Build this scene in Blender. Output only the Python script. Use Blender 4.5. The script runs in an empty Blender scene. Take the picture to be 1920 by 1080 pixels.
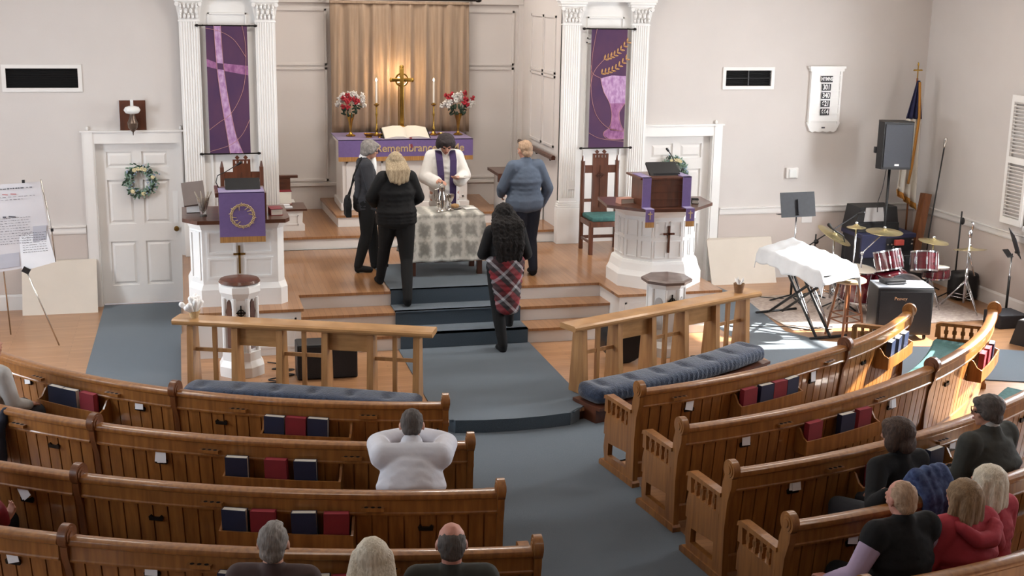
import bpy, bmesh, math, random
from mathutils import Vector, Matrix, Euler
random.seed(7)
R = math.radians; PI = math.pi
SC = bpy.context.scene; COL = SC.collection

# ---------------------------------------------------------------- camera
cam = bpy.data.objects.new('camera', bpy.data.cameras.new('camera')); COL.objects.link(cam)
cam.data.sensor_width = 36.0; cam.data.lens = 36.0*2384/1920; cam.data.clip_start = .05; cam.data.clip_end = 200
_a, _t, _r = R(14.61), R(13.41), R(1.0)
_rt = Vector((math.cos(_a), -math.sin(_a), 0))
_fw = Vector((math.sin(_a)*math.cos(_t), math.cos(_a)*math.cos(_t), -math.sin(_t)))
_up = _rt.cross(_fw)
_rt2 = _rt*math.cos(_r) + _up*math.sin(_r)
_up2 = -_rt*math.sin(_r) + _up*math.cos(_r)
_m = Matrix((_rt2, _up2, -_fw)).transposed().to_4x4(); _m.translation = (0, 0, 3.987)
cam.matrix_world = _m
SC.camera = cam
SC.view_settings.view_transform = 'Standard'; SC.view_settings.look = 'None'
SC.view_settings.gamma = 1; SC.view_settings.use_curve_mapping = False
SC.view_settings.exposure = 0.36

# ---------------------------------------------------------------- world and lights
w = bpy.data.worlds.new('world'); SC.world = w; w.use_nodes = True
w.node_tree.nodes['Background'].inputs[0].default_value = (.75, .85, 1, 1)
w.node_tree.nodes['Background'].inputs[1].default_value = 1.6
def sun(direction, strength, col, angle):
    l = bpy.data.lights.new('sun', 'SUN'); l.energy = strength; l.color = col; l.angle = R(angle)
    o = bpy.data.objects.new('sun', l); COL.objects.link(o)
    o.rotation_euler = Vector(direction).to_track_quat('-Z', 'Y').to_euler(); o.location = (14, 8, 8)
def area(loc, direction, sx, sy, power, col):
    l = bpy.data.lights.new('window_or_fill_light', 'AREA'); l.shape = 'RECTANGLE'; l.size = sx; l.size_y = sy
    l.energy = power; l.color = col
    o = bpy.data.objects.new('window_or_fill_light', l); COL.objects.link(o)
    o.location = loc; o.rotation_euler = Vector(direction).to_track_quat('-Z', 'Z').to_euler()
XL, XR, YB, YF, ZC = -4.4, 10.2, 16.15, -2.0, 5.4
WIN = [(12.25, 13.5), (9.3, 10.55), (6.35, 7.6), (3.4, 4.65)]      # window openings along both side walls
WZ0, WZ1 = 1.15, 3.45
sun((-1, .10, -.68), 30.0, (1, .95, .86), .8)
for wi, (y0, y1) in enumerate(WIN):
    wk = (2.1, 1.0, .35, .2)[wi]
    area((XR+.45, (y0+y1)/2, 2.4), (-1, .0, -.25), 1.5 , 2.5, 300*wk, (.92, .96, 1))
    area((XL-.45, (y0+y1)/2, 2.4), (1, .0, -.25), 1.5, 2.5, 190*wk, (.84, .92, 1))
for (x, y, e) in ((0.4, 8.5, 18), (5.8, 8.5, 18), (3, 13.3, 110), (3, 3, 10), (7.5, 13, 40), (-1.5, 13, 34), (3, 16.7, 45)):             # unseen fill added below the ceiling, neither real lamps nor window daylight
    area((x, y, ZC-.25), (0, 0, -1), 1.2, 1.2, e, (1, .93, .85))

# ---------------------------------------------------------------- materials
def lin(c):
    if isinstance(c, str):
        c = [int(c[i:i+2], 16)/255 for i in (0, 2, 4)]
    return tuple(x/12.92 if x <= .04045 else ((x+.055)/1.055)**2.4 for x in c[:3]) + (1,)
MATS = {}
def mat(name, col, rough=.6, metal=0, var=.0, vscale=(8, 8, 8), col2=None, bump=0, bscale=60, emit=0, sheen=0, coat=0, detail=4):
    """procedural material: colour varied by noise, optional bump"""
    if name in MATS: return MATS[name]
    m = bpy.data.materials.new(name); m.use_nodes = True; nt = m.node_tree; b = nt.nodes['Principled BSDF']
    b.inputs['Roughness'].default_value = rough; b.inputs['Metallic'].default_value = metal
    c = lin(col); b.inputs['Base Color'].default_value = c
    tc = nt.nodes.new('ShaderNodeTexCoord'); mp = nt.nodes.new('ShaderNodeMapping')
    nt.links.new(tc.outputs['Object'], mp.inputs[0]); mp.inputs['Scale'].default_value = vscale
    n = nt.nodes.new('ShaderNodeTexNoise'); n.inputs['Scale'].default_value = 1; n.inputs['Detail'].default_value = detail
    nt.links.new(mp.outputs[0], n.inputs['Vector'])
    mx = nt.nodes.new('ShaderNodeMix'); mx.data_type = 'RGBA'
    c2 = lin(col2) if col2 else tuple(x*(1-var) for x in c[:3])+(1,)
    rp = nt.nodes.new('ShaderNodeMapRange'); rp.inputs[1].default_value = .35; rp.inputs[2].default_value = .65
    nt.links.new(n.outputs['Fac'], rp.inputs[0]); nt.links.new(rp.outputs[0], mx.inputs[0])
    mx.inputs[6].default_value = c; mx.inputs[7].default_value = c2
    nt.links.new(mx.outputs[2], b.inputs['Base Color'])
    if bump:
        n2 = nt.nodes.new('ShaderNodeTexNoise'); n2.inputs['Scale'].default_value = bscale
        nt.links.new((mp if name.startswith('hair') else tc).outputs[0 if name.startswith('hair') else 'Object'], n2.inputs['Vector'])
        if name.startswith('hair'): n2.inputs['Scale'].default_value = 1.5
        bp = nt.nodes.new('ShaderNodeBump'); bp.inputs['Strength'].default_value = bump; bp.inputs['Distance'].default_value = .01
        nt.links.new(n2.outputs['Fac'], bp.inputs['Height']); nt.links.new(bp.outputs[0], b.inputs['Normal'])
    if emit:
        b.inputs['Emission Color'].default_value = c; b.inputs['Emission Strength'].default_value = emit
    if sheen: b.inputs['Sheen Weight'].default_value = sheen
    if coat: b.inputs['Coat Weight'].default_value = coat
    MATS[name] = m; return m
M = {}
def dm(k, *a, **kw): M[k] = mat(k, *a, **kw)
dm('wall_cream', 'cec8c4', .85, var=.04, vscale=(1.5, 1.5, 1.5), bump=.05, bscale=90)
dm('wainscot', 'c8bdb6', .85, var=.04, vscale=(1.5, 1.5, 1.5))
dm('apse_paint', 'd3cdc9', .8, var=.03, vscale=(1.5, 1.5, 1.5))
dm('white_paint', 'e2dfdc', .45, var=.03, vscale=(3, 3, 3))
dm('bright_white', 'ecebe9', .4, var=.03, vscale=(3, 3, 3))
dm('ceiling_white', 'd8d2c8', .9, var=.02)
dm('board_white', 'd2c8bb', .7, var=.04, vscale=(4, 4, 4))
dm('plank_floor', 'b98355', .38, col2='9c6a40', vscale=(1.2, 14, 1), detail=6, coat=.25)
dm('stage_wood', 'ad7a50', .32, col2='96633d', vscale=(14, 1.2, 1), detail=6, coat=.3)
dm('carpet_blue', '455461', 1, col2='3a4752', vscale=(150, 150, 150), bump=.5, bscale=300, sheen=.3)
dm('pew_oak', '9a6632', .36, col2='7e5025', vscale=(30, 30, 2.5), detail=6, coat=.35)
dm('pew_oak_dark', '754524', .38, col2='5f371c', vscale=(30, 30, 3), detail=6, coat=.3)
dm('light_oak', 'b58a5a', .38, col2='a1774a', vscale=(5, 5, 22), detail=6, coat=.25)
dm('light_oak_post', 'b08454', .4, col2='986c42', vscale=(24, 24, 2.5), detail=6, coat=.2)
dm('walnut', '5b3626', .35, col2='45271b', vscale=(4, 20, 20), detail=6, coat=.3)
dm('walnut_red', '603522', .38, col2='4a2818', vscale=(20, 20, 3), detail=6, coat=.3)
dm('cushion_navy', '2b3850', .9, col2='212c40', vscale=(30, 30, 30), bump=.6, bscale=60, sheen=.3)
dm('cushion_teal', '3f6e6c', .9, col2='355f5e', vscale=(20, 20, 20), bump=.4, bscale=50)
dm('book_red', '7e1f2c', .5, var=.15); dm('book_red_edge', 'a03a44', .6, var=.1, vscale=(2, 200, 2))
dm('book_blue', '172341', .5, var=.15); dm('page', 'e2dccf', .8, var=.08, vscale=(200, 200, 200))
dm('page_gray', 'b9b6b4', .8, var=.05)
dm('paper', 'dfe0e4', .7, var=.03)
dm('dark_metal', '2b2826', .4, .8, var=.2); dm('black_plastic', '17171a', .45, var=.2, vscale=(20, 20, 20))
dm('black_grille', '1c1d22', .6, var=.35, vscale=(180, 180, 180), bump=.3, bscale=200)
dm('chrome', 'd5d7dc', .16, 1, var=.1); dm('brass', 'c09a4c', .25, 1, var=.25, vscale=(12, 12, 12))
dm('dull_brass', '8a6a35', .35, .9, var=.2); dm('silver', 'cfcac4', .22, 1, var=.15)
dm('cymbal', 'dccb96', .25, .9, var=.12, vscale=(2, 2, 60))
dm('drum_red', '5a111e', .25, var=.35, vscale=(3, 3, 30), coat=.7); dm('drum_head', 'e6ddd0', .5, var=.03)
dm('purple', '6e598f', .8, var=.08, vscale=(30, 30, 30), sheen=.3)
dm('gold_fringe', 'b98a4c', .7, col2='94683a', vscale=(160, 160, 3))
dm('gold_thread', 'c8ac80', .6, var=.2, vscale=(60, 60, 60))
dm('banner_plum', '43274e', .8, col2='53304f', vscale=(2.5, 2.5, 1.8), sheen=.2)
dm('banner_mauve', 'a5709b', .7, col2='7d4878', vscale=(22, 22, 12)); dm('banner_pale', 'c3a3c6', .7, col2='9a6da0', vscale=(26, 26, 14))
dm('banner_line', 'c08f8a', .7); dm('wheat', 'c79a66', .7, col2='a87a4d', vscale=(60, 60, 60))
dm('curtain', 'a58f7a', .85, col2='97806b', vscale=(40, 40, 2), sheen=.3)
dm('flower_white', 'd8d4cf', .8, var=.1, vscale=(40, 40, 40)); dm('flower_red', 'a81f2e', .7, var=.25, vscale=(40, 40, 40))
dm('leaf', '2c4230', .7, var=.35, vscale=(30, 30, 30)); dm('leaf_pale', '8fa79a', .7, col2='5c7a63', vscale=(30, 30, 30))
dm('flower_cream', 'dccfa5', .8, var=.12, vscale=(40, 40, 40)); dm('berry_blue', '9fb0c8', .8, var=.2, vscale=(40, 40, 40))
dm('skin', 'c08f78', .6, col2='b4806a', vscale=(14, 14, 14)); dm('skin_pink', 'c48d7c', .6, col2='b67a69', vscale=(12, 12, 12))
dm('hair_grey', '8d8782', .8, col2='6d6762', vscale=(120, 25, 25), bump=.5, bscale=120)
dm('hair_darkgrey', '57504c', .8, col2='453f3c', vscale=(120, 25, 25), bump=.5, bscale=120)
dm('hair_blonde', 'a8967a', .75, col2='7d6c54', vscale=(120, 120, 6), bump=.5, bscale=90)
dm('hair_pale', 'd9cfbc', .65, col2='b5a993', vscale=(120, 120, 6), bump=.5, bscale=90)
dm('hair_honey', '8f7556', .7, col2='6d5539', vscale=(120, 120, 6), bump=.5, bscale=90)
dm('hair_sand', 'ab8e74', .75, col2='8f745c', vscale=(120, 25, 25), bump=.4, bscale=120)
dm('hair_brown', '4a3528', .75, col2='33241b', vscale=(120, 120, 8), bump=.5, bscale=110)
dm('hair_black', '17110f', 1, col2='0c0908', vscale=(60, 60, 20), bump=1, bscale=50)
dm('hair_darkbrown', '33292a', .8, col2='241c1d', vscale=(120, 60, 25), bump=.5, bscale=100)
dm('cloth_black', '0d0d0f', .95, var=.2, vscale=(12, 12, 12), bump=.25, bscale=25)
dm('cloth_charcoal', '34353a', .95, var=.15, vscale=(12, 12, 12), bump=.25, bscale=25)
dm('cloth_darkgreen', '3a3b37', .95, var=.15, vscale=(12, 12, 12), bump=.25, bscale=25)
dm('cloth_brown', '4a3a38', .95, var=.12, vscale=(12, 12, 12), bump=.25, bscale=25)
dm('cloth_blue', '545f70', .95, var=.08, vscale=(12, 12, 12), bump=.3, bscale=22)
dm('cloth_white', 'c9cad2', .9, var=.05, vscale=(10, 10, 10), bump=.35, bscale=18)
dm('alb_white', 'ddd9d4', .9, var=.04, vscale=(10, 10, 10), bump=.35, bscale=18)
dm('cloth_lavender', 'a794ad', .9, var=.06, bump=.3, bscale=20); dm('cloth_red', 'a2323f', .9, var=.12, vscale=(9, 9, 9), bump=.35, bscale=20)
dm('cloth_pattern', '26335a', .9, col2='46587e', vscale=(28, 28, 28), bump=.2); dm('cloth_grey', 'a9a7a4', .9, var=.08, bump=.3, bscale=25)
dm('stole_purple', '372552', .8, var=.15); dm('stole_light', '7a5fa0', .8, var=.1)
dm('lips', '8f4f4a', .6); dm('eye_dark', '1c1614', .3)
dm('candle_wax', 'e4e0d8', .5); dm('flame', 'fff0d0', .5, emit=14)
dm('glass_white', 'e6e8e6', .15, var=.03, coat=.6); dm('blue_mat', '3d3c6a', .9, var=.2)
dm('grey_top', '8f949c', .5, var=.15); dm('rug', 'b7a79c', 1, col2='9d8d84', vscale=(20, 20, 20), bump=.3, bscale=100)
dm('equipment', '222329', .65, var=.3, vscale=(25, 25, 25)); dm('equipment_blue', '2c2f50', .5, var=.2); dm('equipment_red', 'b8483f', .5)
dm('flag_navy', '232447', .85, var=.15); dm('flag_white', 'ddd8ce', .85, var=.04); dm('flag_gold', 'b97f35', .8, var=.2, vscale=(90, 90, 90))
dm('cover_white', 'd9dde2', .75, var=.06, vscale=(6, 6, 6), bump=.6, bscale=9)
dm('wicker', '8a6748', .8, var=.3, vscale=(40, 40, 60)); dm('vent_black', '0e0e10', .6); dm('vent_bar', '3a3a3c', .6)
dm('sign_black', '222226', .6); dm('ink_grey', '55555c', .8); dm('ink_red', 'a86a6a', .8); dm('paper_grey', 'a9a9b2', .7, var=.06); dm('poster', 'c6c3c6', .35, var=.04, vscale=(4, 4, 4), coat=.5)
dm('wine_glass', '7a1e2c', .15, coat=.5); dm('stool_wood', '8f5a35', .35, col2='74452a', vscale=(20, 20, 3), coat=.4); dm('stool_seat', 'd2b48a', .35, var=.1, coat=.4)
dm('denim', '1d2130', .9, var=.2, bump=.2)

def node_mat(name, fn, rough=.8, **kw):
    m = bpy.data.materials.new(name); m.use_nodes = True; nt = m.node_tree; b = nt.nodes['Principled BSDF']
    b.inputs['Roughness'].default_value = rough
    fn(nt, b); M[name] = m
    return m
def _n(nt, t, **kw):
    n = nt.nodes.new(t)
    for k, v in kw.items(): setattr(n, k, v)
    return n
def _ramp(nt, stops, interp='CONSTANT'):
    r = _n(nt, 'ShaderNodeValToRGB'); r.color_ramp.interpolation = interp
    while len(r.color_ramp.elements) < len(stops): r.color_ramp.elements.new(.5)
    for e, (p, c) in zip(r.color_ramp.elements, stops): e.position = p; e.color = lin(c)
    return r
def plaid(nt, b):
    tc = _n(nt, 'ShaderNodeTexCoord'); mp = _n(nt, 'ShaderNodeMapping'); nt.links.new(tc.outputs['Object'], mp.inputs[0])
    mp.inputs['Rotation'].default_value = (0, R(45), 0); mp.inputs['Scale'].default_value = (5.2, 5.2, 5.2)
    sp = _n(nt, 'ShaderNodeSeparateXYZ'); nt.links.new(mp.outputs[0], sp.inputs[0])
    out = []
    for ax, cols in (('X', [(0, '3c1216'), (.3, '8e222b'), (.62, '2a2426'), (.85, 'a9a3a6')]), ('Z', [(0, '3a3436'), (.35, '96989c'), (.5, '5b1a20'), (.8, '1f1c1e')])):
        fr = _n(nt, 'ShaderNodeMath', operation='FRACT'); nt.links.new(sp.outputs[ax], fr.inputs[0])
        r = _ramp(nt, cols); nt.links.new(fr.outputs[0], r.inputs[0]); out.append(r)
    mx = _n(nt, 'ShaderNodeMix', data_type='RGBA'); mx.inputs[0].default_value = .5
    nt.links.new(out[0].outputs[0], mx.inputs[6]); nt.links.new(out[1].outputs[0], mx.inputs[7])
    nt.links.new(mx.outputs[2], b.inputs['Base Color'])
node_mat('plaid', plaid, .9)
def lace(nt, b):
    tc = _n(nt, 'ShaderNodeTexCoord'); mp = _n(nt, 'ShaderNodeMapping'); nt.links.new(tc.outputs['Object'], mp.inputs[0])
    mp.inputs['Scale'].default_value = (5.4, 5.4, 4.4)
    sp = _n(nt, 'ShaderNodeSeparateXYZ'); nt.links.new(mp.outputs[0], sp.inputs[0])
    cmpn = []
    for ax in 'XZ':
        fr = _n(nt, 'ShaderNodeMath', operation='FRACT'); nt.links.new(sp.outputs[ax], fr.inputs[0])
        ab = _n(nt, 'ShaderNodeMath', operation='SUBTRACT'); nt.links.new(fr.outputs[0], ab.inputs[0]); ab.inputs[1].default_value = .5
        a2 = _n(nt, 'ShaderNodeMath', operation='ABSOLUTE'); nt.links.new(ab.outputs[0], a2.inputs[0]); cmpn.append(a2)
    mxx = _n(nt, 'ShaderNodeMath', operation='MAXIMUM'); nt.links.new(cmpn[0].outputs[0], mxx.inputs[0]); nt.links.new(cmpn[1].outputs[0], mxx.inputs[1])
    no = _n(nt, 'ShaderNodeTexNoise'); no.inputs['Scale'].default_value = 4.5; no.inputs['Detail'].default_value = 5; nt.links.new(mp.outputs[0], no.inputs['Vector'])
    add = _n(nt, 'ShaderNodeMath', operation='MULTIPLY_ADD'); nt.links.new(no.outputs['Fac'], add.inputs[0]); add.inputs[1].default_value = .6; nt.links.new(mxx.outputs[0], add.inputs[2])
    r = _ramp(nt, [(0, 'b4b2aa'), (.42, '8a8882'), (.56, '96948d'), (.68, 'b7b4ac'), (.76, 'cac7bf')], 'LINEAR'); nt.links.new(add.outputs[0], r.inputs[0])
    nt.links.new(r.outputs[0], b.inputs['Base Color'])
node_mat('lace', lace, .9)
def planks(name, c1, c2, c3, sx, sy, rough=.33):
    def f(nt, b):
        tc = _n(nt, 'ShaderNodeTexCoord'); br = _n(nt, 'ShaderNodeTexBrick'); mp = _n(nt, 'ShaderNodeMapping')
        nt.links.new(tc.outputs['Object'], mp.inputs[0]); nt.links.new(mp.outputs[0], br.inputs['Vector'])
        if sy: mp.inputs['Rotation'].default_value = (0, 0, R(90))
        br.inputs['Color1'].default_value = lin(c1); br.inputs['Color2'].default_value = lin(c2); br.inputs['Mortar'].default_value = lin(c3)
        br.inputs['Scale'].default_value = 1; br.inputs['Brick Width'].default_value = 1.3; br.inputs['Row Height'].default_value = .062
        br.inputs['Mortar Size'].default_value = .0018; br.inputs['Mortar Smooth'].default_value = .2
        no = _n(nt, 'ShaderNodeTexNoise'); m2 = _n(nt, 'ShaderNodeMapping'); nt.links.new(mp.outputs[0], m2.inputs[0]); m2.inputs['Scale'].default_value = (3, 60, 1)
        nt.links.new(m2.outputs[0], no.inputs['Vector']); no.inputs['Scale'].default_value = 1
        mx = _n(nt, 'ShaderNodeMix', data_type='RGBA', blend_type='MULTIPLY'); mx.inputs[0].default_value = .25
        nt.links.new(br.outputs[0], mx.inputs[6]); nt.links.new(no.outputs['Fac'], mx.inputs[7]); nt.links.new(mx.outputs[2], b.inputs['Base Color'])
        b.inputs['Coat Weight'].default_value = .25
    node_mat(name, f, rough)
planks('plank_floor', 'b98a62', 'aa7c56', '825c42', 1, 0)
planks('stage_wood', 'ab7d55', '9c6f4a', '785036', 1, 1, .28)

# ---------------------------------------------------------------- geometry helpers
class G:
    def __init__(s): s.bm = bmesh.new()
    def _xf(s, vs, m):
        if m is not None:
            for v in vs: v.co = m @ v.co
        return vs
    def box(s, c, size, rot=None, bev=0):
        m = Matrix.Translation(c)
        if rot: m = m @ Euler([R(a) for a in rot]).to_matrix().to_4x4()
        r = bmesh.ops.create_cube(s.bm, size=1); vs = r['verts']
        for v in vs: v.co = Vector((v.co.x*size[0], v.co.y*size[1], v.co.z*size[2]))
        s._xf(vs, m)
        if bev:
            es = list({e for v in vs for e in v.link_edges})
            bmesh.ops.bevel(s.bm, geom=es, offset=bev, segments=2, affect='EDGES', profile=.5)
        return s
    def bx(s, x0, x1, y0, y1, z0, z1, bev=0):
        return s.box(((x0+x1)/2, (y0+y1)/2, (z0+z1)/2), (abs(x1-x0), abs(y1-y0), abs(z1-z0)), None, bev)
    def cyl(s, a, b, r0, r1=None, n=16, cap=True):
        a, b = Vector(a), Vector(b); r1 = r0 if r1 is None else r1
        return s.loft([(a, r0), (b, r1)], n, cap)
    def loft(s, st, n=12, cap=True, smoothdir=True):
        """rings along points [(p, r)]; r may be a number"""
        pts = [Vector(p) for p, _ in st]; rings = []
        prev = None
        for i, (p, r) in enumerate(st):
            d = (pts[min(i+1, len(pts)-1)] - pts[max(i-1, 0)])
            if d.length < 1e-9: d = Vector((0, 0, 1))
            d.normalize()
            if prev is None:
                u = Vector((1, 0, 0)) if abs(d.x) < .9 else Vector((0, 1, 0))
                u = (u - d*u.dot(d)).normalized()
            else:
                u = (prev - d*prev.dot(d))
                u = u.normalized() if u.length > 1e-6 else prev
            prev = u; v = d.cross(u)
            rings.append([s.bm.verts.new(pts[i] + (u*math.cos(2*PI*k/n) + v*math.sin(2*PI*k/n))*max(r, 1e-4)) for k in range(n)])
        for A, B in zip(rings, rings[1:]):
            for k in range(n):
                s.bm.faces.new((A[k], A[(k+1) % n], B[(k+1) % n], B[k]))
        if cap:
            s.bm.faces.new(rings[0][::-1]); s.bm.faces.new(rings[-1])
        return s
    def tube(s, pts, r, n=8): return s.loft([(p, r) for p in pts], n)
    def cap(s, a, b, ra, rb, n=12):
        """capsule, tapered"""
        a, b = Vector(a), Vector(b); d = (b-a)
        if d.length < 1e-5: return s.ell(a, (ra, ra, ra))
        d.normalize(); st = []
        for k in range(0, 4): t = k/4*PI/2; st.append((a - d*ra*math.cos(t), ra*math.sin(t)))
        st.append((a, ra)); st.append((b, rb))
        for k in range(3, -1, -1): t = k/4*PI/2; st.append((b + d*rb*math.cos(t), rb*math.sin(t)))
        return s.loft(st, n)
    def chain(s, pts):
        for (a, ra), (b, rb) in zip(pts, pts[1:]): s.cap(a, b, ra, rb)
        return s
    def ell(s, c, r, m=None, sub=2):
        v = bmesh.ops.create_icosphere(s.bm, subdivisions=sub, radius=1)['verts']
        mm = Matrix.Translation(c) @ (m.to_4x4() if m else Matrix()) @ Matrix.Diagonal((r[0], r[1], r[2], 1))
        return s._xf(v, mm) and s
    def lathe(s, prof, c=(0, 0, 0), n=24, axis=None):
        """prof [(r,z)] revolved about z (or given 3x3)"""
        rings = []
        for r, z in prof:
            rings.append([s.bm.verts.new(Vector((max(r, 1e-4)*math.cos(2*PI*k/n), max(r, 1e-4)*math.sin(2*PI*k/n), z))) for k in range(n)])
        for A, B in zip(rings, rings[1:]):
            for k in range(n): s.bm.faces.new((A[k], A[(k+1) % n], B[(k+1) % n], B[k]))
        s.bm.faces.new(rings[0][::-1]); s.bm.faces.new(rings[-1])
        m = Matrix.Translation(c) @ (axis.to_4x4() if axis else Matrix())
        s._xf([v for r in rings for v in r], m); return s
    def poly(s, pts, m=None, h=0, up=(0, 0, 1)):
        """prism: pts 3D list extruded along up*h"""
        up = Vector(up)*h
        A = [s.bm.verts.new(Vector(p)) for p in pts]
        if h == 0: s.bm.faces.new(A); return s
        B = [s.bm.verts.new(Vector(p)+up) for p in pts]; n = len(A)
        s.bm.faces.new(A[::-1]); s.bm.faces.new(B)
        for k in range(n): s.bm.faces.new((A[k], A[(k+1) % n], B[(k+1) % n], B[k]))
        return s._xf(A+B, m) and s if m else s
    def flat(s, pts2, y, th, m=None):
        """outline in x,z at y extruded towards +y by th"""
        return s.poly([(x, y, z) for x, z in pts2], m, th, (0, 1, 0))
    def sweep(s, prof, path):
        """closed profile [(a,b)] placed by path frames [(origin, axis_a, axis_b)]"""
        rings = [[s.bm.verts.new(Vector(o) + Vector(ua)*a + Vector(ub)*b) for a, b in prof] for o, ua, ub in path]
        n = len(prof)
        for A, B in zip(rings, rings[1:]):
            for k in range(n): s.bm.faces.new((A[k], A[(k+1) % n], B[(k+1) % n], B[k]))
        s.bm.faces.new(rings[0][::-1]); s.bm.faces.new(rings[-1]); return s
    def grid(s, fn, nu, nv, th=0):
        V = [[s.bm.verts.new(Vector(fn(i/nu, j/nv))) for j in range(nv+1)] for i in range(nu+1)]
        for i in range(nu):
            for j in range(nv): s.bm.faces.new((V[i][j], V[i+1][j], V[i+1][j+1], V[i][j+1]))
        return s
    def xf(s, m):
        for v in s.bm.verts: v.co = m @ v.co
        return s
def link(o, parent=None):
    COL.objects.link(o)
    if parent is not None: o.parent = parent
    return o
def build(name, g, m, parent=None, smooth=False, world=False, label=None, solid=0, angle=None):
    bm = g.bm; bmesh.ops.recalc_face_normals(bm, faces=bm.faces)
    if world and parent is not None:
        bpy.context.view_layer.update() if False else None
        inv = (Matrix.Translation(parent.location) @ parent.rotation_euler.to_matrix().to_4x4()).inverted()
        bm.transform(inv)
    me = bpy.data.meshes.new(name); bm.to_mesh(me); bm.free()
    mats = m if isinstance(m, (list, tuple)) else [m]
    for x in mats: me.materials.append(M[x] if isinstance(x, str) else x)
    if smooth:
        me.shade_smooth()
        if smooth == 'auto':
            me.set_sharp_from_angle(angle=R(angle or 35))
    o = bpy.data.objects.new(name, me); link(o, parent)
    if label: o['label'] = label
    if solid:
        md = o.modifiers.new('solid', 'SOLIDIFY'); md.thickness = solid; md.offset = 0
    return o
def soft(name, g, m, parent, vox=.012, sm=4, label=None, disp=0, dscale=.05):
    o = build(name, g, m, parent, label=label)
    md = o.modifiers.new('remesh', 'REMESH'); md.mode = 'VOXEL'; md.voxel_size = vox; md.use_smooth_shade = True
    if disp:
        tx = bpy.data.textures.new(name, 'CLOUDS'); tx.noise_scale = dscale
        d = o.modifiers.new('displace', 'DISPLACE'); d.texture = tx; d.strength = disp; d.texture_coords = 'LOCAL'
    if sm:
        s = o.modifiers.new('smooth', 'SMOOTH'); s.factor = .5; s.iterations = sm
    return o
def thing(name, label, cat, loc=(0, 0, 0), rotz=0, group=None):
    o = bpy.data.objects.new(name, None); COL.objects.link(o); o.empty_display_size = .1
    o.location = loc; o.rotation_euler = (0, 0, R(rotz)); o['label'] = label; o['category'] = cat
    if group: o['group'] = group
    return o
def tag(o, label, cat, group=None):
    o['label'] = label; o['category'] = cat
    if group: o['group'] = group
    return o
def struct(name, g, m, parent=None, **kw):
    o = build(name, g, m, parent, **kw)
    if parent is None: o['kind'] = 'structure'
    return o
def dup(root, loc=None, rotz=None, label=None, group=None, scale=None):
    r = root.copy(); COL.objects.link(r)
    if loc is not None: r.location = loc
    if rotz is not None: r.rotation_euler = (0, 0, R(rotz))
    if label: r['label'] = label
    if group: r['group'] = group
    if scale: r.scale = (scale,)*3
    for ch in list(root.children):
        c = ch.copy(); COL.objects.link(c); c.parent = r
        for q in ch.children:
            d = q.copy(); COL.objects.link(d); d.parent = c
    return r
def text_mesh(name, s, m, parent, size, M4, ext=.002, align='CENTER', bold=0, spacing=1):
    cu = bpy.data.curves.new(name, 'FONT'); cu.body = s; cu.size = size; cu.extrude = ext; cu.align_x = align; cu.align_y = 'CENTER'
    cu.offset = bold; cu.space_character = spacing
    t = bpy.data.objects.new(name, cu); COL.objects.link(t); bpy.context.view_layer.update()
    me = bpy.data.meshes.new_from_object(t.evaluated_get(bpy.context.evaluated_depsgraph_get()))
    bpy.data.objects.remove(t); me.transform(M4); me.materials.clear(); me.materials.append(M[m])
    o = bpy.data.objects.new(name, me); link(o, parent); return o
FACE = Matrix.Rotation(R(90), 4, 'X')       # text lying in x-z plane, read from -y
# ================================================================ THE ROOM
def wall_open(name, axis, pos, th, a0, a1, z0, z1, holes, m):
    """wall along axis ('x' or 'y') at pos, thickness th (signed, away from the room), with rectangular holes (a0,a1,z0,z1)"""
    g = G(); aa = sorted({a0, a1, *[h[0] for h in holes], *[h[1] for h in holes]}); zz = sorted({z0, z1, *[h[2] for h in holes], *[h[3] for h in holes]})
    for i in range(len(aa)-1):
        run = None
        for j in range(len(zz)-1):
            ca, cz = (aa[i]+aa[i+1])/2, (zz[j]+zz[j+1])/2
            if any(h[0] < ca < h[1] and h[2] < cz < h[3] for h in holes): continue
            if axis == 'x': g.bx(aa[i], aa[i+1], min(pos, pos+th), max(pos, pos+th), zz[j], zz[j+1])
            else: g.bx(min(pos, pos+th), max(pos, pos+th), aa[i], aa[i+1], zz[j], zz[j+1])
    bmesh.ops.remove_doubles(g.bm, verts=g.bm.verts, dist=1e-5)
    return struct(name, g, m)
g = G().bx(XL-.3, XR+.3, YF-.2, 18.5, -.12, 0); struct('floor', g, 'plank_floor')
g = G().bx(XL-.3, XR+.3, YF-.2, 18.6, ZC, ZC+.12); struct('ceiling', g, 'ceiling_white')
wall_open('wall_back', 'x', YB, .2, XL, XR, 0, ZC, [(-1.05, -.07, 0, 2.04), (6.02, 7.0, 0, 2.04), (1.14, 4.85, 0, ZC-.7), (-2.0, -1.19, 2.7, 2.93), (7.15, 7.82, 2.7, 2.91)], 'wall_cream')
wall_open('wall_front', 'x', YF, -.2, XL, XR, 0, ZC, [], 'wall_cream')
holes = [(y0, y1, WZ0, WZ1) for y0, y1 in WIN]
wall_open('wall_right', 'y', XR, .25, YF, YB, 0, ZC, holes, 'wall_cream')
wall_open('wall_left', 'y', XL, -.25, YF, YB, 0, ZC, holes, 'wall_cream')
# apse
g = G().bx(.9, 5.1, 18.25, 18.45, 0, ZC); struct('wall_apse', g, 'apse_paint')
g = G().bx(.95, 1.14, YB+.2, 18.25, 0, ZC); struct('wall_apse_left', g, 'apse_paint')
g = G().bx(4.85, 5.05, YB+.2, 18.25, 0, ZC); struct('wall_apse_right', g, 'apse_paint')
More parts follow.
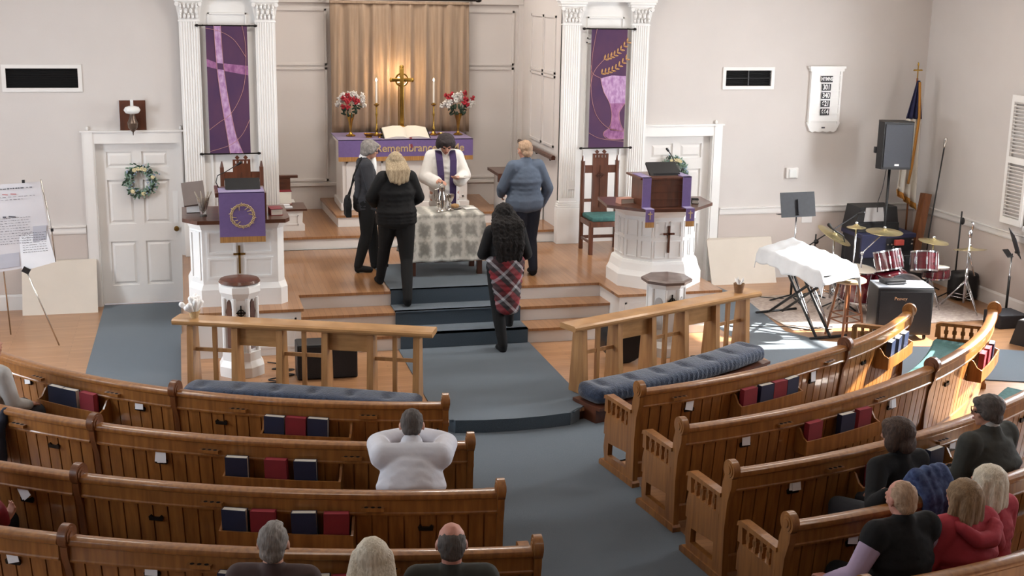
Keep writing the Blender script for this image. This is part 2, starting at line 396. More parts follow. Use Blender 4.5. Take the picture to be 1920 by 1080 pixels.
# backing behind the two doors so that nothing shows through
# windows on both side walls
for i, (y0, y1) in enumerate(WIN):
    for side, X, s in (('r', XR, 1), ('l', XL, -1)):
        n = i*2 + (1 if s < 0 else 0) + 1
        g = G()
        xa, xb = X+s*.10, X+s*.15
        for z0, z1 in ((WZ0, WZ0+.05), (WZ1-.05, WZ1), ((WZ0+WZ1)/2-.025, (WZ0+WZ1)/2+.025)): g.bx(min(xa, xb), max(xa, xb), y0, y1, z0, z1)
        for y in (y0, y1-.05, (y0+y1)/2-.015): g.bx(min(xa, xb), max(xa, xb), y, y+(.05 if y != (y0+y1)/2-.015 else .03), WZ0, WZ1)
        f = struct('window_%d' % n, g, 'white_paint')
        m = bpy.data.materials.get('window_glass')
        if not m:
            m = bpy.data.materials.new('window_glass'); m.use_nodes = True; nt = m.node_tree
            tr = nt.nodes.new('ShaderNodeBsdfTransparent'); gl = nt.nodes.new('ShaderNodeBsdfGlossy'); mx = nt.nodes.new('ShaderNodeMixShader')
            gl.inputs['Roughness'].default_value = .05; mx.inputs[0].default_value = .07
            nt.links.new(tr.outputs[0], mx.inputs[1]); nt.links.new(gl.outputs[0], mx.inputs[2]); nt.links.new(mx.outputs[0], nt.nodes['Material Output'].inputs[0]); M['window_glass'] = m
        build('pane', G().bx(X+s*.12-.003, X+s*.12+.003, y0+.05, y1-.05, WZ0+.05, WZ1-.05), 'window_glass', f)
        g = G(); c0 = X-s*.03; xs_ = (min(X, c0), max(X, c0))      # casing
        g.bx(*xs_, y0-.1, y0, WZ0-.1, WZ1+.1).bx(*xs_, y1, y1+.06, WZ0-.1, WZ1+.1).bx(*xs_, y0, y1, WZ1, WZ1+.1)
        g.bx(min(X, X-s*.07), max(X, X-s*.07), y0-.12, y1+.08, WZ0-.06, WZ0)
        build('casing', g, 'white_paint', f)
# louvred shutter folded open beside the nearest right window
def shutter(loc, label, group):
    t = thing('window_shutter', label, 'shutter', loc, 0, group)
    g = G(); H_ = 1.62; W_ = .43
    g.bx(-.035, 0, 0, .05, 0, H_).bx(-.035, 0, W_-.05, W_, 0, H_)
    for z in (0, H_/2-.04, H_-.08): g.bx(-.035, 0, .05, W_-.05, z, z+.08)
    build('shutter_frame', g, 'bright_white', t)
    g = G()
    for k in range(34):
        z = .1+k*.0445
        if abs(z-H_/2) < .06: continue
        g.box((-.017, W_/2, z), (.032, W_-.1, .006), (0, 38, 0))
    build('louvers', g, 'bright_white', t)
    return t
shutter((XR-.035, 13.62, 1.13), 'white louvred shutter folded open against the right wall beside the window', None)

# rails, wainscot, baseboards
def rail_prof(): return [(0, 0), (.02, 0), (.025, .02), (.025, .075), (.045, .085), (.045, .10), (0, .10)]
def run_x(g, x0, x1, z, prof, y=YB): g.sweep([(-a, b) for a, b in prof], [((x0, y, z), (0, 1, 0), (0, 0, 1)), ((x1, y, z), (0, 1, 0), (0, 0, 1))])
def run_y(g, y0, y1, z, prof, x, s): g.sweep([(a*s, b) for a, b in prof], [((x, y0, z), (1, 0, 0), (0, 0, 1)), ((x, y1, z), (1, 0, 0), (0, 0, 1))])
base_prof = [(0, 0), (.02, 0), (.02, .17), (.012, .19), (0, .2)]
g = G(); run_x(g, XL, -1.2, .93, rail_prof()); run_x(g, 7.16, XR, .93, rail_prof()); struct('trim_chair_rail_back', g, 'white_paint')
g = G(); run_y(g, YF, YB, .93, rail_prof(), XR, -1); struct('trim_chair_rail_right', g, 'white_paint')
g = G(); run_y(g, YF, YB, .93, rail_prof(), XL, 1); struct('trim_chair_rail_left', g, 'white_paint')
g = G(); run_x(g, XL, -1.2, 0, base_prof); run_x(g, 7.16, XR, 0, base_prof); struct('baseboard_back', g, 'white_paint')
g = G(); run_y(g, YF, YB, 0, base_prof, XR, -1); struct('baseboard_right', g, 'white_paint')
g = G(); run_y(g, YF, YB, 0, base_prof, XL, 1); struct('baseboard_left', g, 'white_paint')
g = G().bx(XL, -1.2, YB-.006, YB, .2, .93).bx(7.16, XR, YB-.006, YB, .2, .93); struct('trim_wainscot_back', g, 'wainscot')
g = G().bx(XR-.006, XR, YF, YB, .2, .93); struct('trim_wainscot_right', g, 'wainscot')
g = G().bx(XL, XL+.006, YF, YB, .2, .93); struct('trim_wainscot_left', g, 'wainscot')

# doors
def make_door(n, x0, x1, knob_side):
    W_ = x1-x0; H_ = 2.03
    g = G(); g.bx(x0, x1, YB+.09, YB+.115, .01, H_)
    def frame(a0, a1, z0, z1): g.bx(a0, a1, YB+.07, YB+.09, z0, z1)
    st = .12; cols = [(x0+st, x0+W_/2-.05), (x0+W_/2+.05, x1-st)]
    rows = [(.24, .80), (1.02, 1.57), (1.72, 1.92)]
    for a, b in ((x0, x0+st), (x0+W_/2-.05, x0+W_/2+.05), (x1-st, x1)): frame(a, b, .01, H_)
    zs = [.01, .24, .80, 1.02, 1.57, 1.72, 1.92, H_]
    for k in range(0, 8, 2):
        for a, b in cols: frame(a, b, zs[k], zs[k+1])
    for a, b in cols:
        for z0, z1 in rows:
            g.poly([(a+.01, YB+.092, z0+.01), (b-.01, YB+.092, z0+.01), (b-.01, YB+.092, z1-.01), (a+.01, YB+.092, z1-.01)])
            o = [(a+.02, z0+.02), (b-.02, z0+.02), (b-.02, z1-.02), (a+.02, z1-.02)]; q = [(a+.05, z0+.05), (b-.05, z0+.05), (b-.05, z1-.05), (a+.05, z1-.05)]
            V = [g.bm.verts.new((x, YB+.091, z)) for x, z in o]; Q = [g.bm.verts.new((x, YB+.074, z)) for x, z in q]
            g.bm.faces.new(Q)
            for k in range(4): g.bm.faces.new((V[k], V[(k+1) % 4], Q[(k+1) % 4], Q[k]))
    d = struct('door_%d' % n, g, 'white_paint')
    kx = x1-.06 if knob_side > 0 else x0+.06
    g = G().lathe([(.0, 0), (.026, .002), (.028, .01), (.012, .016), (.012, .035), (.028, .045), (.032, .06), (.024, .074), (0, .078)], (kx, YB+.07, .95), 16, Matrix.Rotation(R(90), 3, 'X'))
    build('door_knob', g, 'dull_brass', d, smooth='auto')
    g = G().bx(kx-.03, kx+.03, YB+.064, YB+.07, 1.02, 1.42) if knob_side > 0 else G().bx(kx-.03, kx+.03, YB+.066, YB+.07, .9, 1.0)
    build('push_plate', g, 'bright_white', d)
    c = G(); w_ = .14
    for a, b in ((x0-w_, x0), (x1, x1+w_ if n == 2 else x1+.06)):
        c.bx(a, b, YB-.025, YB, 0, H_+w_); c.bx(a+.02, b-.015, YB-.035, YB-.025, 0, H_+w_)
    c.bx(x0, x1, YB-.024, YB, H_, H_+w_).bx(x0-w_-.02, x1+(w_ if n == 2 else .06)+.02, YB-.045, YB, H_+w_, H_+w_+.02)
    for a in (x0-w_/2, x1+w_/2-.03): c.ell((a, YB-.02, H_+w_+.045), (.018, .018, .028))
    build('casing', c, 'bright_white' if n == 2 else 'white_paint', d, smooth='auto')
    j = G().bx(x0-.001, x0+.002, YB, YB+.1, 0, H_).bx(x1-.002, x1+.001, YB, YB+.1, 0, H_).bx(x0, x1, YB, YB+.1, H_-.002, H_+.001); build('jamb', j, 'white_paint', d)
make_door(1, -1.05, -.07, 1)
make_door(2, 6.02, 7.0, -1)

# vents in the back wall
def vent(x0, x1, z0, z1, label, bars):
    t = thing('wall_vent', label, 'vent', ((x0+x1)/2, YB, z0))
    f = .045; g = G()
    for a in ((x0-f, x1+f, z0-f, z0), (x0-f, x1+f, z1, z1+f), (x0-f, x0, z0, z1), (x1, x1+f, z0, z1)): g.bx(a[0], a[1], YB-.015, YB, a[2], a[3])
    build('vent_frame', g, 'white_paint', t, world=True)
    g = G().bx(x0, x1, YB+.05, YB+.07, z0, z1)
    n = int((z1-z0)/.02)
    for k in range(n): g.box(((x0+x1)/2, YB+.02, z0+(k+.5)*(z1-z0)/n), (x1-x0, .02, .003), (40, 0, 0))
    build('grille', g, 'vent_black', t, world=True)
    if bars:
        g = G().bx((x0+x1)/2-.007, (x0+x1)/2+.007, YB-.004, YB+.012, z0, z1).bx(x0, x1, YB-.004, YB+.012, (z0+z1)/2-.003, (z0+z1)/2+.003)
        build('crossbar', g, 'vent_bar', t, world=True)
vent(-2.0, -1.19, 2.7, 2.93, 'long dark vent grille on the wall left of the wall lamp', 0)
vent(7.15, 7.82, 2.7, 2.91, 'dark vent grille with a crossbar left of the hymn board', 1)

# fluted pilasters and entablature
def pilaster(n, x0, x1, zb):
    g = G(); yf = YB-.10; w_ = x1-x0; zt = 3.52
    g.bx(x0, x1, yf, YB, zb, 4.15)
    k = 7; sw = (w_-.03)/k
    for i in range(k):
        cx = x0+.015+(i+.5)*sw
        g.loft([((cx, yf, zb+.62), .011), ((cx, yf, zt-.03), .011)], 8)
    g.bx(x0-.035, x1+.035, yf-.04, YB, zb, zb+.48, .006)
    for z, d, h in ((zb+.48, .03, .03), (zb+.51, .022, .03), (zb+.54, .012, .03)): g.bx(x0-d, x1+d, yf-d, YB, z, z+h, .006)
    for z, d, h in ((zt-.03, .008, .02), (3.73, .045, .03), (3.76, .06, .03)): g.bx(x0-d, x1+d, yf-d, YB, z, z+h, .005)
    # acanthus capital
    g.poly([(x0, yf, zt), (x1, yf, zt), (x1+.035, yf-.03, 3.73), (x0-.035, yf-.03, 3.73)], None, .02, (0, 1, 0))
    for row, (z, m_, s) in enumerate(((zt+.035, 5, .028), (zt+.095, 4, .03), (zt+.155, 5, .024))):
        for i in range(m_):
            cx = x0+w_*(i+.5)/m_; g.ell((cx, yf-.018-row*.008, z), (s*.62, .02, s*1.15)); g.ell((cx, yf-.038-row*.008, z+.026), (s*.4, .014, .011))
    for cx in (x0-.015, x1+.015): g.lathe([(.0, -.02), (.026, -.018), (.026, .018), (0, .02)], (cx, yf-.035, zt+.18), 12, Matrix.Rotation(R(90), 3, 'X'))
    struct('trim_pilaster_%d' % n, g, 'bright_white', smooth='auto')
for n, (x0, x1) in enumerate(((0, .24), (.90, 1.14), (4.81, 5.05), (5.75, 5.99))): pilaster(n+1, x0, x1, .62)
for n, (x0, x1) in enumerate(((0, 1.14), (4.81, 5.99))):
    g = G(); yb = YB-.06
    g.bx(x0, x1, YB-.045, YB, .62, 4.1)
    a, b = x0+.36, x1-.36; a -= .02; b += .02
    def fr(g, a, b, z0, z1, y, w_=.018, d=.018):
        g.bx(a, a+w_, y-d, y, z0, z1).bx(b-w_, b, y-d, y, z0, z1).bx(a, b, y-d, y, z0, z0+w_).bx(a, b, y-d, y, z1-w_, z1)
    fr(g, a, b, 3.32, 3.60, YB-.045); fr(g, a-.01, b+.01, 1.0, 3.28, YB-.045)
    g.bx(x0-.08, x1+.08, YB-.15, YB, 3.79, 3.84, .005).bx(x0-.1, x1+.1, YB-.18, YB, 3.84, 3.9, .01).bx(x0-.03, x1+.03, YB-.13, YB, 3.9, 4.15)
    g.bx(x0-.12, x1+.12, YB-.26, YB, 4.15, 4.3, .02)
    struct('trim_tower_%s' % ('left' if n == 0 else 'right'), g, 'bright_white')
# panel mouldings of the apse
g = G()
for a, b in ((1.24, 2.0), (4.02, 4.72)):
    fr(g, a, b, 2.84, 3.62, 18.25, .03, .02); fr(g, a, b, 1.20, 2.81, 18.25, .03, .02)
g.bx(1.14, 4.85, 18.2, 18.25, 3.7, 3.82, .01).bx(1.14, 4.85, 18.22, 18.25, 1.13, 1.17)
g.bx(4.78, 4.85, 18.2, 18.25, .79, 3.7)
struct('trim_apse_back', g, 'apse_paint')
g = G()
for x, s in ((4.85, -1), (1.14, 1)):
    for y0, y1 in ((17.1, 17.72), (16.5, 17.08)):
        for z0, z1 in ((2.83, 3.6), (1.85, 2.81)):
            xa, xb = sorted((x, x+s*.018))
            g.bx(xa, xb, y0, y0+.03, z0, z1).bx(xa, xb, y1-.03, y1, z0, z1).bx(xa, xb, y0, y1, z0, z0+.03).bx(xa, xb, y0, y1, z1-.03, z1)
struct('trim_apse_sides', g, 'apse_paint')
# handrail on the right apse wall
t = thing('handrail', 'dark brown handrail sloping along the right wall of the altar recess', 'handrail', (4.85, 17, 1.7))
g = G().sweep([(-.025, -.03), (.025, -.03), (.03, .01), (.015, .03), (-.015, .03), (-.03, .01)], [((4.79, y, z), (1, 0, 0), (0, 0, 1)) for y, z in ((18.1, 1.75), (17.2, 1.745), (16.3, 1.74))]); build('rail', g, 'walnut', t, world=True)
for y in (17.9, 17.2, 16.5):
    build('bracket', G().tube([(4.85, y, 1.7), (4.80, y, 1.68), (4.79, y, 1.73)], .008), 'dark_metal', t, world=True)

# ---------------------------------------------------------------- raised floors and steps (z0, l1, l2, l3, l4)
L1, L2, L3, L4 = .12, .62, .79, .95
def deck(name, pts, z0, z1, top, side, noses=True, lip=.025):
    """platform of a plan outline: side faces painted, wooden top with a small nosing"""
    c = Vector((sum(p[0] for p in pts)/len(pts), sum(p[1] for p in pts)/len(pts), 0))
    body = struct(name, G().poly([(x, y, z0) for x, y in pts], None, z1-z0-.03), side)
    n = len(pts); off = []
    area_ = sum(pts[i][0]*pts[(i+1) % n][1]-pts[(i+1) % n][0]*pts[i][1] for i in range(n)); sg = 1 if area_ > 0 else -1
    for i in range(n):
        p0, p, p1 = Vector(pts[i-1]), Vector(pts[i]), Vector(pts[(i+1) % n])
        a = (p-p0).normalized(); b = (p1-p).normalized()
        na = Vector((a.y, -a.x))*sg; nb = Vector((b.y, -b.x))*sg
        m = (na+nb); m = m/max(m.length_squared/2, .3); off.append(p+m*lip)
    tp = build('floorboards', G().poly([(p.x, p.y, z1-.03) for p in off], None, .03), top, body)
    return body
land = [(-.1, 14.2), (-.1, 12.0), (2.1, 11.02)] + [(2.2, 10.95)] + [(2.83+math.sin(R(a))*2.6, 13.3-math.cos(R(a))*2.6) for a in (-12, -6, 0, 6, 12)] + [(3.5, 10.86), (5.95, 11.95), (5.95, 14.2)]
deck('chancel_landing', land, 0, L1, 'plank_floor', 'walnut', lip=.02)
deck('chancel_platform', [(-.05, YB), (-.05, 13.17), (1.13, 13.17), (1.13, 13.78), (4.66, 13.78), (4.68, 13.15), (5.9, 13.17), (5.9, YB)], 0, L2, 'stage_wood', 'white_paint')
deck('chancel_step', [(1.13, 13.78), (1.13, 13.46), (4.68, 13.46), (4.68, 13.78)], L1, .453, 'stage_wood', 'white_paint')
deck('chancel_step', [(1.13, 13.46), (1.13, 13.12), (4.72, 13.12), (4.72, 13.46)], L1, .287, 'stage_wood', 'white_paint')
deck('choir_platform', [(1.14, 18.25), (1.14, 16.2), (4.85, 16.2), (4.85, 18.25)], L2, L3, 'stage_wood', 'white_paint')
deck('altar_platform', [(1.9, 18.25), (1.96, 16.8), (4.12, 16.8), (4.2, 18.25)], L3, L4, 'stage_wood', 'white_paint')
g = G()
for a0, a1 in ((-.0, .5), (.55, 1.08)): fr(g, a0, a1, .2, .52, 13.17, .02, .012)
for a0, a1 in ((4.75, 5.25), (5.32, 5.85)): fr(g, a0, a1, .2, .52, 13.16, .02, .012)
struct('trim_platform_panels', g, 'white_paint')
# carpet on landing and steps
def carpet(name, label, g, **kw):
    o = build(name, g, 'carpet_blue', **kw); return tag(o, label, 'carpet')
g = G(); c = .014
g.bx(2.18, 3.6, 13.75, 15.1, L2, L2+c)
for y1, z in ((13.80, L2), (13.48, .453), (13.14, .287)):
    zl = {L2: .453, .453: .287, .287: L1}[z]
    g.bx(2.18, 3.6, y1-.34-.05, y1-.02, zl, zl+c) if zl > L1 else None
    g.bx(2.18, 3.6, y1-.06, y1-.06+c+.0, zl+(.016 if zl <= L1 else 0), z+c)
    g.bx(2.18, 3.6, y1-.06, y1, z, z+c)
carpet('stair_carpet', 'blue grey carpet covering the chancel steps in front of the communion table', g)
pl = [(2.16, 13.1), (2.14, 11.06)] + [(2.83+math.sin(R(a))*2.63, 13.3-math.cos(R(a))*2.63) for a in (-13, -6, 0, 6, 13)] + [(3.62, 10.95), (3.62, 13.1)]
g = G().poly([(x, y, L1) for x, y in pl], None, c)
fa = [(2.14, 10.93)] + [(2.83+math.sin(R(a))*2.63, 13.3-math.cos(R(a))*2.63) for a in (-12, -6, 0, 6, 12)] + [(3.5, 10.84)]
for p, q in zip(fa, fa[1:]): g.poly([(p[0], p[1], 0), (q[0], q[1], 0), (q[0], q[1]-.015, 0), (p[0], p[1]-.015, 0)], None, L1+c)
carpet('landing_carpet', 'blue grey carpet on the low landing between the two communion rails', g)
def arc(r, a0, a1, n=14, cx=2.65, cy=14.4): return [(cx+r*math.sin(R(a0+(a1-a0)*k/n)), cy-r*math.cos(R(a0+(a1-a0)*k/n))) for k in range(n+1)]
g = G(); z = .0
g.poly([(x, y, z) for x, y in [(1.82, -1.9), (3.5, -1.9), (3.5, 9.95), (1.82, 9.95)]], None, c)
outer = arc(4.72, -52, 46); inner = [(-1.08, 13.4), (-1.04, 16.15), (-.12, 16.15), (-.1, 12.0), (2.1, 11.0), (2.3, 10.74), (2.83, 10.67), (3.36, 10.74), (3.5, 10.84), (5.97, 11.93), (5.97, 16.1), (6.95, 16.1), (7.1, 15.04), (6.88, 13.4), (7.1, 12.93), (7.6, 12.62), (8.6, 12.35), (9.2, 12.1)]
g.poly([(x, y, z) for x, y in outer + [(8.1, 11.2), (8.6, 11.0), (8.6, 7), (9.5, 7), (9.5, 11.6)] + inner[::-1]], None, c-.002)
carpet('floor_carpet', 'blue grey carpet of the centre aisle and the floor before the front pews', g)
# ================================================================ CHANCEL FURNITURE
def T3(x, y, z, rz=0, rx=0, ry=0): return Matrix.Translation((x, y, z)) @ Euler((R(rx), R(ry), R(rz))).to_matrix().to_4x4()
# curtain on its rod
t = thing('altar_curtain', 'tall tan pleated curtain hanging behind the altar', 'curtain', (3.0, 18.0, 1.92))
random.seed(3)
ph = [random.uniform(0, 6.3) for _ in range(6)]
def cf(u, v):
    x = 2.03+u*1.98; z = 3.74-v*1.84
    s = math.sin(u*70+ph[0]+.8*math.sin(u*9+ph[1]))*.5+math.sin(u*113+ph[2]+v*1.1)*.28+math.sin(u*37+ph[3])*.35
    amp = .022+.03*min(1, v*1.6)
    return (x+.012*math.sin(u*50+v*2), 18.06+s*amp, z)
build('curtain_cloth', G().grid(cf, 260, 14), 'curtain', t, smooth=True, world=True, solid=.006)
build('curtain_hem', G().bx(2.03, 4.01, 18.03, 18.09, 3.70, 3.73, .005), 'curtain', t, world=True)
g = G().cyl((1.92, 18.06, 3.76), (4.12, 18.06, 3.76), .014)
for x in (1.9, 4.14): g.ell((x, 18.06, 3.76), (.05, .026, .026))
for x in (2.0, 4.05): g.box((x, 18.15, 3.76), (.02, .2, .02))
build('curtain_rod', g, 'dark_metal', t, smooth='auto', world=True)

# altar
t = thing('altar', 'white altar table standing below the tan curtain', 'altar', (2.93, 17.5, L4))
g = G().bx(2.07, 3.8, 17.16, 17.9, L4, 1.90).bx(2.03, 3.84, 17.12, 17.94, 1.86, 1.91).bx(2.04, 3.83, 17.13, 17.93, L4, 1.05, .01)
for a, b in ((2.12, 2.62), (2.68, 3.2), (3.26, 3.75)): fr(g, a, b, 1.1, 1.62, 17.16, .025, .015)
build('body', g, 'white_paint', t, world=True)
t = thing('altar_cloth', 'purple altar cloth with gold lettering and gold fringe', 'altar cloth', (2.93, 17.1, 1.7))
g = G().bx(2.01, 3.86, 17.08, 17.95, 1.912, 1.922).bx(2.01, 3.86, 17.08, 17.095, 1.69, 1.922); build('cloth', g, 'purple', t, world=True)
build('fringe', G().bx(2.01, 3.86, 17.078, 17.098, 1.63, 1.69), 'gold_fringe', t, world=True)
o = text_mesh('lettering', 'In Remembrance of Me', 'gold_thread', t, .145, Matrix.Translation((3.05-2.93, 17.074-17.1, 1.80-1.7)) @ FACE, .002, bold=.002)
def brass(g, z, prof): return g
# altar cross with ring
t = thing('altar_cross', 'tall brass cross with a ring on a stepped base at the centre of the altar', 'cross', (2.95, 17.55, 1.925))
g = G().bx(-.13, .13, -.09, .09, 0, .035, .004).bx(-.095, .095, -.07, .07, .035, .075, .004).bx(-.055, .055, -.045, .045, .075, .12, .004)
build('base', g, 'brass', t)
g = G().bx(-.028, .028, -.018, .018, .12, .93, .004).bx(-.15, .15, -.016, .016, .735, .785, .004)
for x in (-.15, .15): g.ell((x, 0, .76), (.022, .02, .034))
g.ell((0, 0, .94), (.034, .02, .022)); build('cross', g, 'brass', t, smooth='auto')
g = G(); g.sweep([(.075, -.008), (.095, -.008), (.095, .008), (.075, .008)], [((0, 0, .76), (math.cos(a), 0, math.sin(a)), (0, 1, 0)) for a in [2*PI*k/32 for k in range(32)]+[0]]); build('ring', g, 'brass', t, smooth='auto')
l = bpy.data.lights.new('cross_lamp', 'POINT'); l.energy = 15; l.color = (1, .66, .33); l.shadow_soft_size = .03
o = bpy.data.objects.new('cross_lamp', l); COL.objects.link(o); o.location = (2.95, 17.80, 2.69)
t = thing('cross_backlight', 'small lit lamp glowing behind the brass cross', 'lamp', (2.95, 17.8, 1.925))
build('stem', G().cyl((0, 0, 0), (0, 0, .70), .008), 'dull_brass', t)
build('bulb', G().ell((0, 0, .74), (.028, .028, .035)), mat('bulb', 'ffd9a0', .5, emit=25), t, smooth=True)
# candlesticks
def candlestick(x, label):
    t = thing('altar_candle', label, 'candle', (x, 17.5, 1.925), 0, 'white candles on the altar')
    build('candlestick', G().lathe([(0, 0), (.06, 0), (.062, .012), (.035, .025), (.014, .05), (.02, .09), (.012, .13), (.009, .25), (.018, .29), (.01, .33), (.012, .40), (.036, .42), (.038, .435), (.014, .44), (.014, .45), (0, .45)], n=20), 'brass', t, smooth='auto')
    build('candle', G().lathe([(0, .44), (.0125, .44), (.0125, .735), (.010, .742), (0, .742)], n=14), 'candle_wax', t, smooth='auto')
    build('flame', G().lathe([(0, .742), (.009, .75), (.011, .762), (.006, .78), (0, .792)], n=10), 'flame', t, smooth=True)
candlestick(2.59, 'lit white candle left of the altar cross'); candlestick(3.39, 'lit white candle right of the altar cross')
# flowers
def bouquet(x, label, seed, red, loc_y=17.5):
    random.seed(seed)
    t = thing('flower_vase', label, 'flowers', (x, loc_y, 1.925), 0, 'flower vases on the altar')
    build('vase', G().lathe([(0, 0), (.065, 0), (.068, .01), (.03, .03), (.012, .06), (.016, .1), (.03, .2), (.058, .29), (.062, .3), (.05, .3), (.02, .2), (0, .2)], n=20), 'brass', t, smooth='auto')
    gl = G()
    for k in range(44):
        a = random.uniform(0, 2*PI); e = random.uniform(-.15, 1.2); r = random.uniform(.13, .23)
        p = Vector((r*math.cos(a)*math.cos(e)*1.1, .7*r*math.sin(a)*math.cos(e), .42+r*math.sin(e)*.85))
        isr = any((p-Vector(c)).length < rr for c, rr in red)
        g_ = G()
        for q in range(5):
            b = 2*PI*q/5+random.random(); d = Vector((math.cos(b), -.3, math.sin(b)))*.022
            m_ = Euler((random.random()*3, random.random()*3, b)).to_matrix(); g_.ell(p+d, (.024, .012, .017), m_, 1)
        g_.ell(p, (.014, .014, .014), None, 1); build('bloom', g_, 'flower_red' if isr else 'flower_white', t, smooth=True, label='red bloom' if isr else None)
    for k in range(26):
        a = random.uniform(0, 2*PI); r = random.uniform(.05, .15)
        gl.ell((r*math.cos(a), .8*r*math.sin(a), .31+random.uniform(-.02, .1)), (.045, .012, .02), Euler((random.random()*3, random.random()*3, a)).to_matrix(), 1)
    build('foliage', gl, 'leaf', t, smooth=True)
bouquet(2.23, 'brass vase of white flowers with one red cluster at its centre, left end of altar', 5, [((-.01, -.1, .45), .13)])
bouquet(3.74, 'brass vase of white flowers with scattered red blooms and dark leaves, right end of altar', 9, [((-.14, 0, .54), .08), ((.15, -.02, .55), .09), ((.07, -.1, .42), .05)])
# open bible
t = thing('open_bible', 'large open bible lying slanted on the purple altar cloth', 'book', (2.96, 17.3, 1.925))
m_ = T3(0, 0, .05, 0, 20)
g = G().box((0, 0, -.012), (.66, .36, .012)).xf(m_); build('cover', g, 'cloth_black', t)
g = G()
for s in (-1, 1):
    g.poly([(0, -.165, -.004), (s*.31, -.165, -.004), (s*.305, -.165, .012), (s*.16, -.165, .04), (s*.05, -.165, .038), (0, -.165, .012)], None, .33, (0, 1, 0))
g.xf(m_); build('pages', g, 'page', t, smooth='auto')
build('stand', G().bx(-.25, .25, .05, .13, 0, .075), 'dull_brass', t)
build('ribbon_marker', G().poly([(.02, -.19, .02), (.055, -.19, .02), (.06, -.235, -.13), (.045, -.235, -.11), (.03, -.235, -.13)], None, .003, (0, 1, 0)), 'book_red', t)
def dish(x, y, label, r=.06):
    t = thing('brass_dish', label, 'dish', (x, y, 1.925), 0, 'small brass dishes on the altar')
    build('bowl', G().lathe([(0, 0), (r*.6, 0), (r*.5, .012), (r*.7, .02), (r, .05), (r*1.02, .052), (r*.9, .045), (r*.5, .022), (0, .02)], n=20), 'brass', t, smooth='auto')
dish(2.46, 17.33, 'brass dish left of the open bible, next to the left candle', .075); dish(3.45, 17.3, 'small brass dish right of the open bible', .05); dish(2.60, 17.28, 'smaller brass dish close to the left edge of the open bible', .04)

# communion table with lace cloth
t = thing('communion_table', 'dark wooden communion table under a lace cloth above the steps', 'table', (2.95, 14.62, L2))
g = G().bx(-.44, .44, -.24, .26, .72, .75); build('tabletop', g, 'walnut', t)
for x in (-.40, .40):
    for y in (-.2, .22): build('leg', G().bx(x-.03, x+.03, y-.03, y+.03, 0, .72, .004), 'walnut_red', t)
build('stretcher', G().bx(-.38, .38, .0, .04, .12, .17), 'walnut_red', t)
def cl(u, v):
    # unfolded cloth: across the top and down four sides
    hx, hy, d = .425, .27, .56
    X = (u-.5)*2*(hx+d*.999); Y = (v-.5)*2*(hy+d*.999)
    ox, oy = max(0, abs(X)-hx), max(0, abs(Y)-hy); sx, sy = (1 if X > 0 else -1), (1 if Y > 0 else -1)
    o = max(ox, oy); x = max(-hx, min(hx, X)); y = max(-hy, min(hy, Y))
    w_ = .018*math.sin(X*26+1)*min(1, o*3) if oy >= ox else 0
    w2 = .018*math.sin(Y*26)*min(1, o*3) if ox > oy else 0
    f = min(ox, oy)
    return (x+sx*(.012+.03*ox*1.0 if ox > 0 else 0)+(sx*f*.05) + w2*sx, y+sy*(.012+.07*oy if oy > 0 else 0)+(sy*f*.12)+w_*sy, .756-o-(0 if o == 0 else 0))
cloth = build('lace_tablecloth', G().grid(cl, 90, 72), 'lace', None, smooth=True, solid=.003)
cloth.location = (2.95, 14.62, L2); tag(cloth, 'grey and cream lace tablecloth draped over the communion table', 'tablecloth')
TZ = L2+.762
def pitcher(loc):
    t = thing('silver_flagon', 'tall silver flagon with lid on the lace tablecloth', 'pitcher', loc)
    build('body', G().lathe([(0, 0), (.06, 0), (.062, .012), (.045, .03), (.042, .05), (.058, .1), (.055, .16), (.036, .22), (.034, .27), (.042, .285), (0, .285)], n=24), 'silver', t, smooth='auto')
    build('lid', G().lathe([(0, .285), (.043, .285), (.036, .305), (.012, .318), (.01, .335), (.014, .345), (0, .35)], n=20), 'silver', t, smooth='auto')
    build('handle', G().tube([(-.036, 0, .26), (-.08, 0, .25), (-.09, 0, .19), (-.075, 0, .12), (-.052, 0, .09)], .007), 'silver', t, smooth='auto')
pitcher((2.915, 14.52, TZ))
def chalice(x, y, label, s=1):
    t = thing('silver_chalice', label, 'chalice', (x, y, TZ), 0, 'silver cups on the communion table')
    build('cup', G().lathe([(0, 0), (.045*s, 0), (.045*s, .008), (.014*s, .025), (.01*s, .06*s), (.018*s, .075*s), (.01*s, .09*s), (.03*s, .115*s), (.045*s, .16*s), (.047*s, .19*s), (.04*s, .185*s), (.025*s, .125*s), (0, .12*s)], n=22), 'silver', t, smooth='auto')
chalice(3.02, 14.55, 'silver chalice right of the flagon on the lace tablecloth'); chalice(2.86, 14.44, 'small silver cup in front of the flagon', .6)
t = thing('bread_plate', 'round plate with bread on the lace tablecloth right of the chalice', 'plate', (3.10, 14.66, TZ))
build('plate', G().lathe([(0, 0), (.05, 0), (.09, .012), (.088, .016), (.05, .006), (0, .006)], n=24), 'silver', t, smooth='auto')
build('bread', G().ell((0, 0, .03), (.055, .05, .03)), mat('bread', 'a9855b', .9, var=.3, vscale=(30, 30, 30)), t, smooth=True)
o = build('napkin', G().box((0, 0, .004), (.15, .1, .008), (0, 0, 8)), 'bright_white'); o.location = (3.28, 14.62, TZ); tag(o, 'folded white napkin at the right edge of the lace tablecloth', 'napkin')

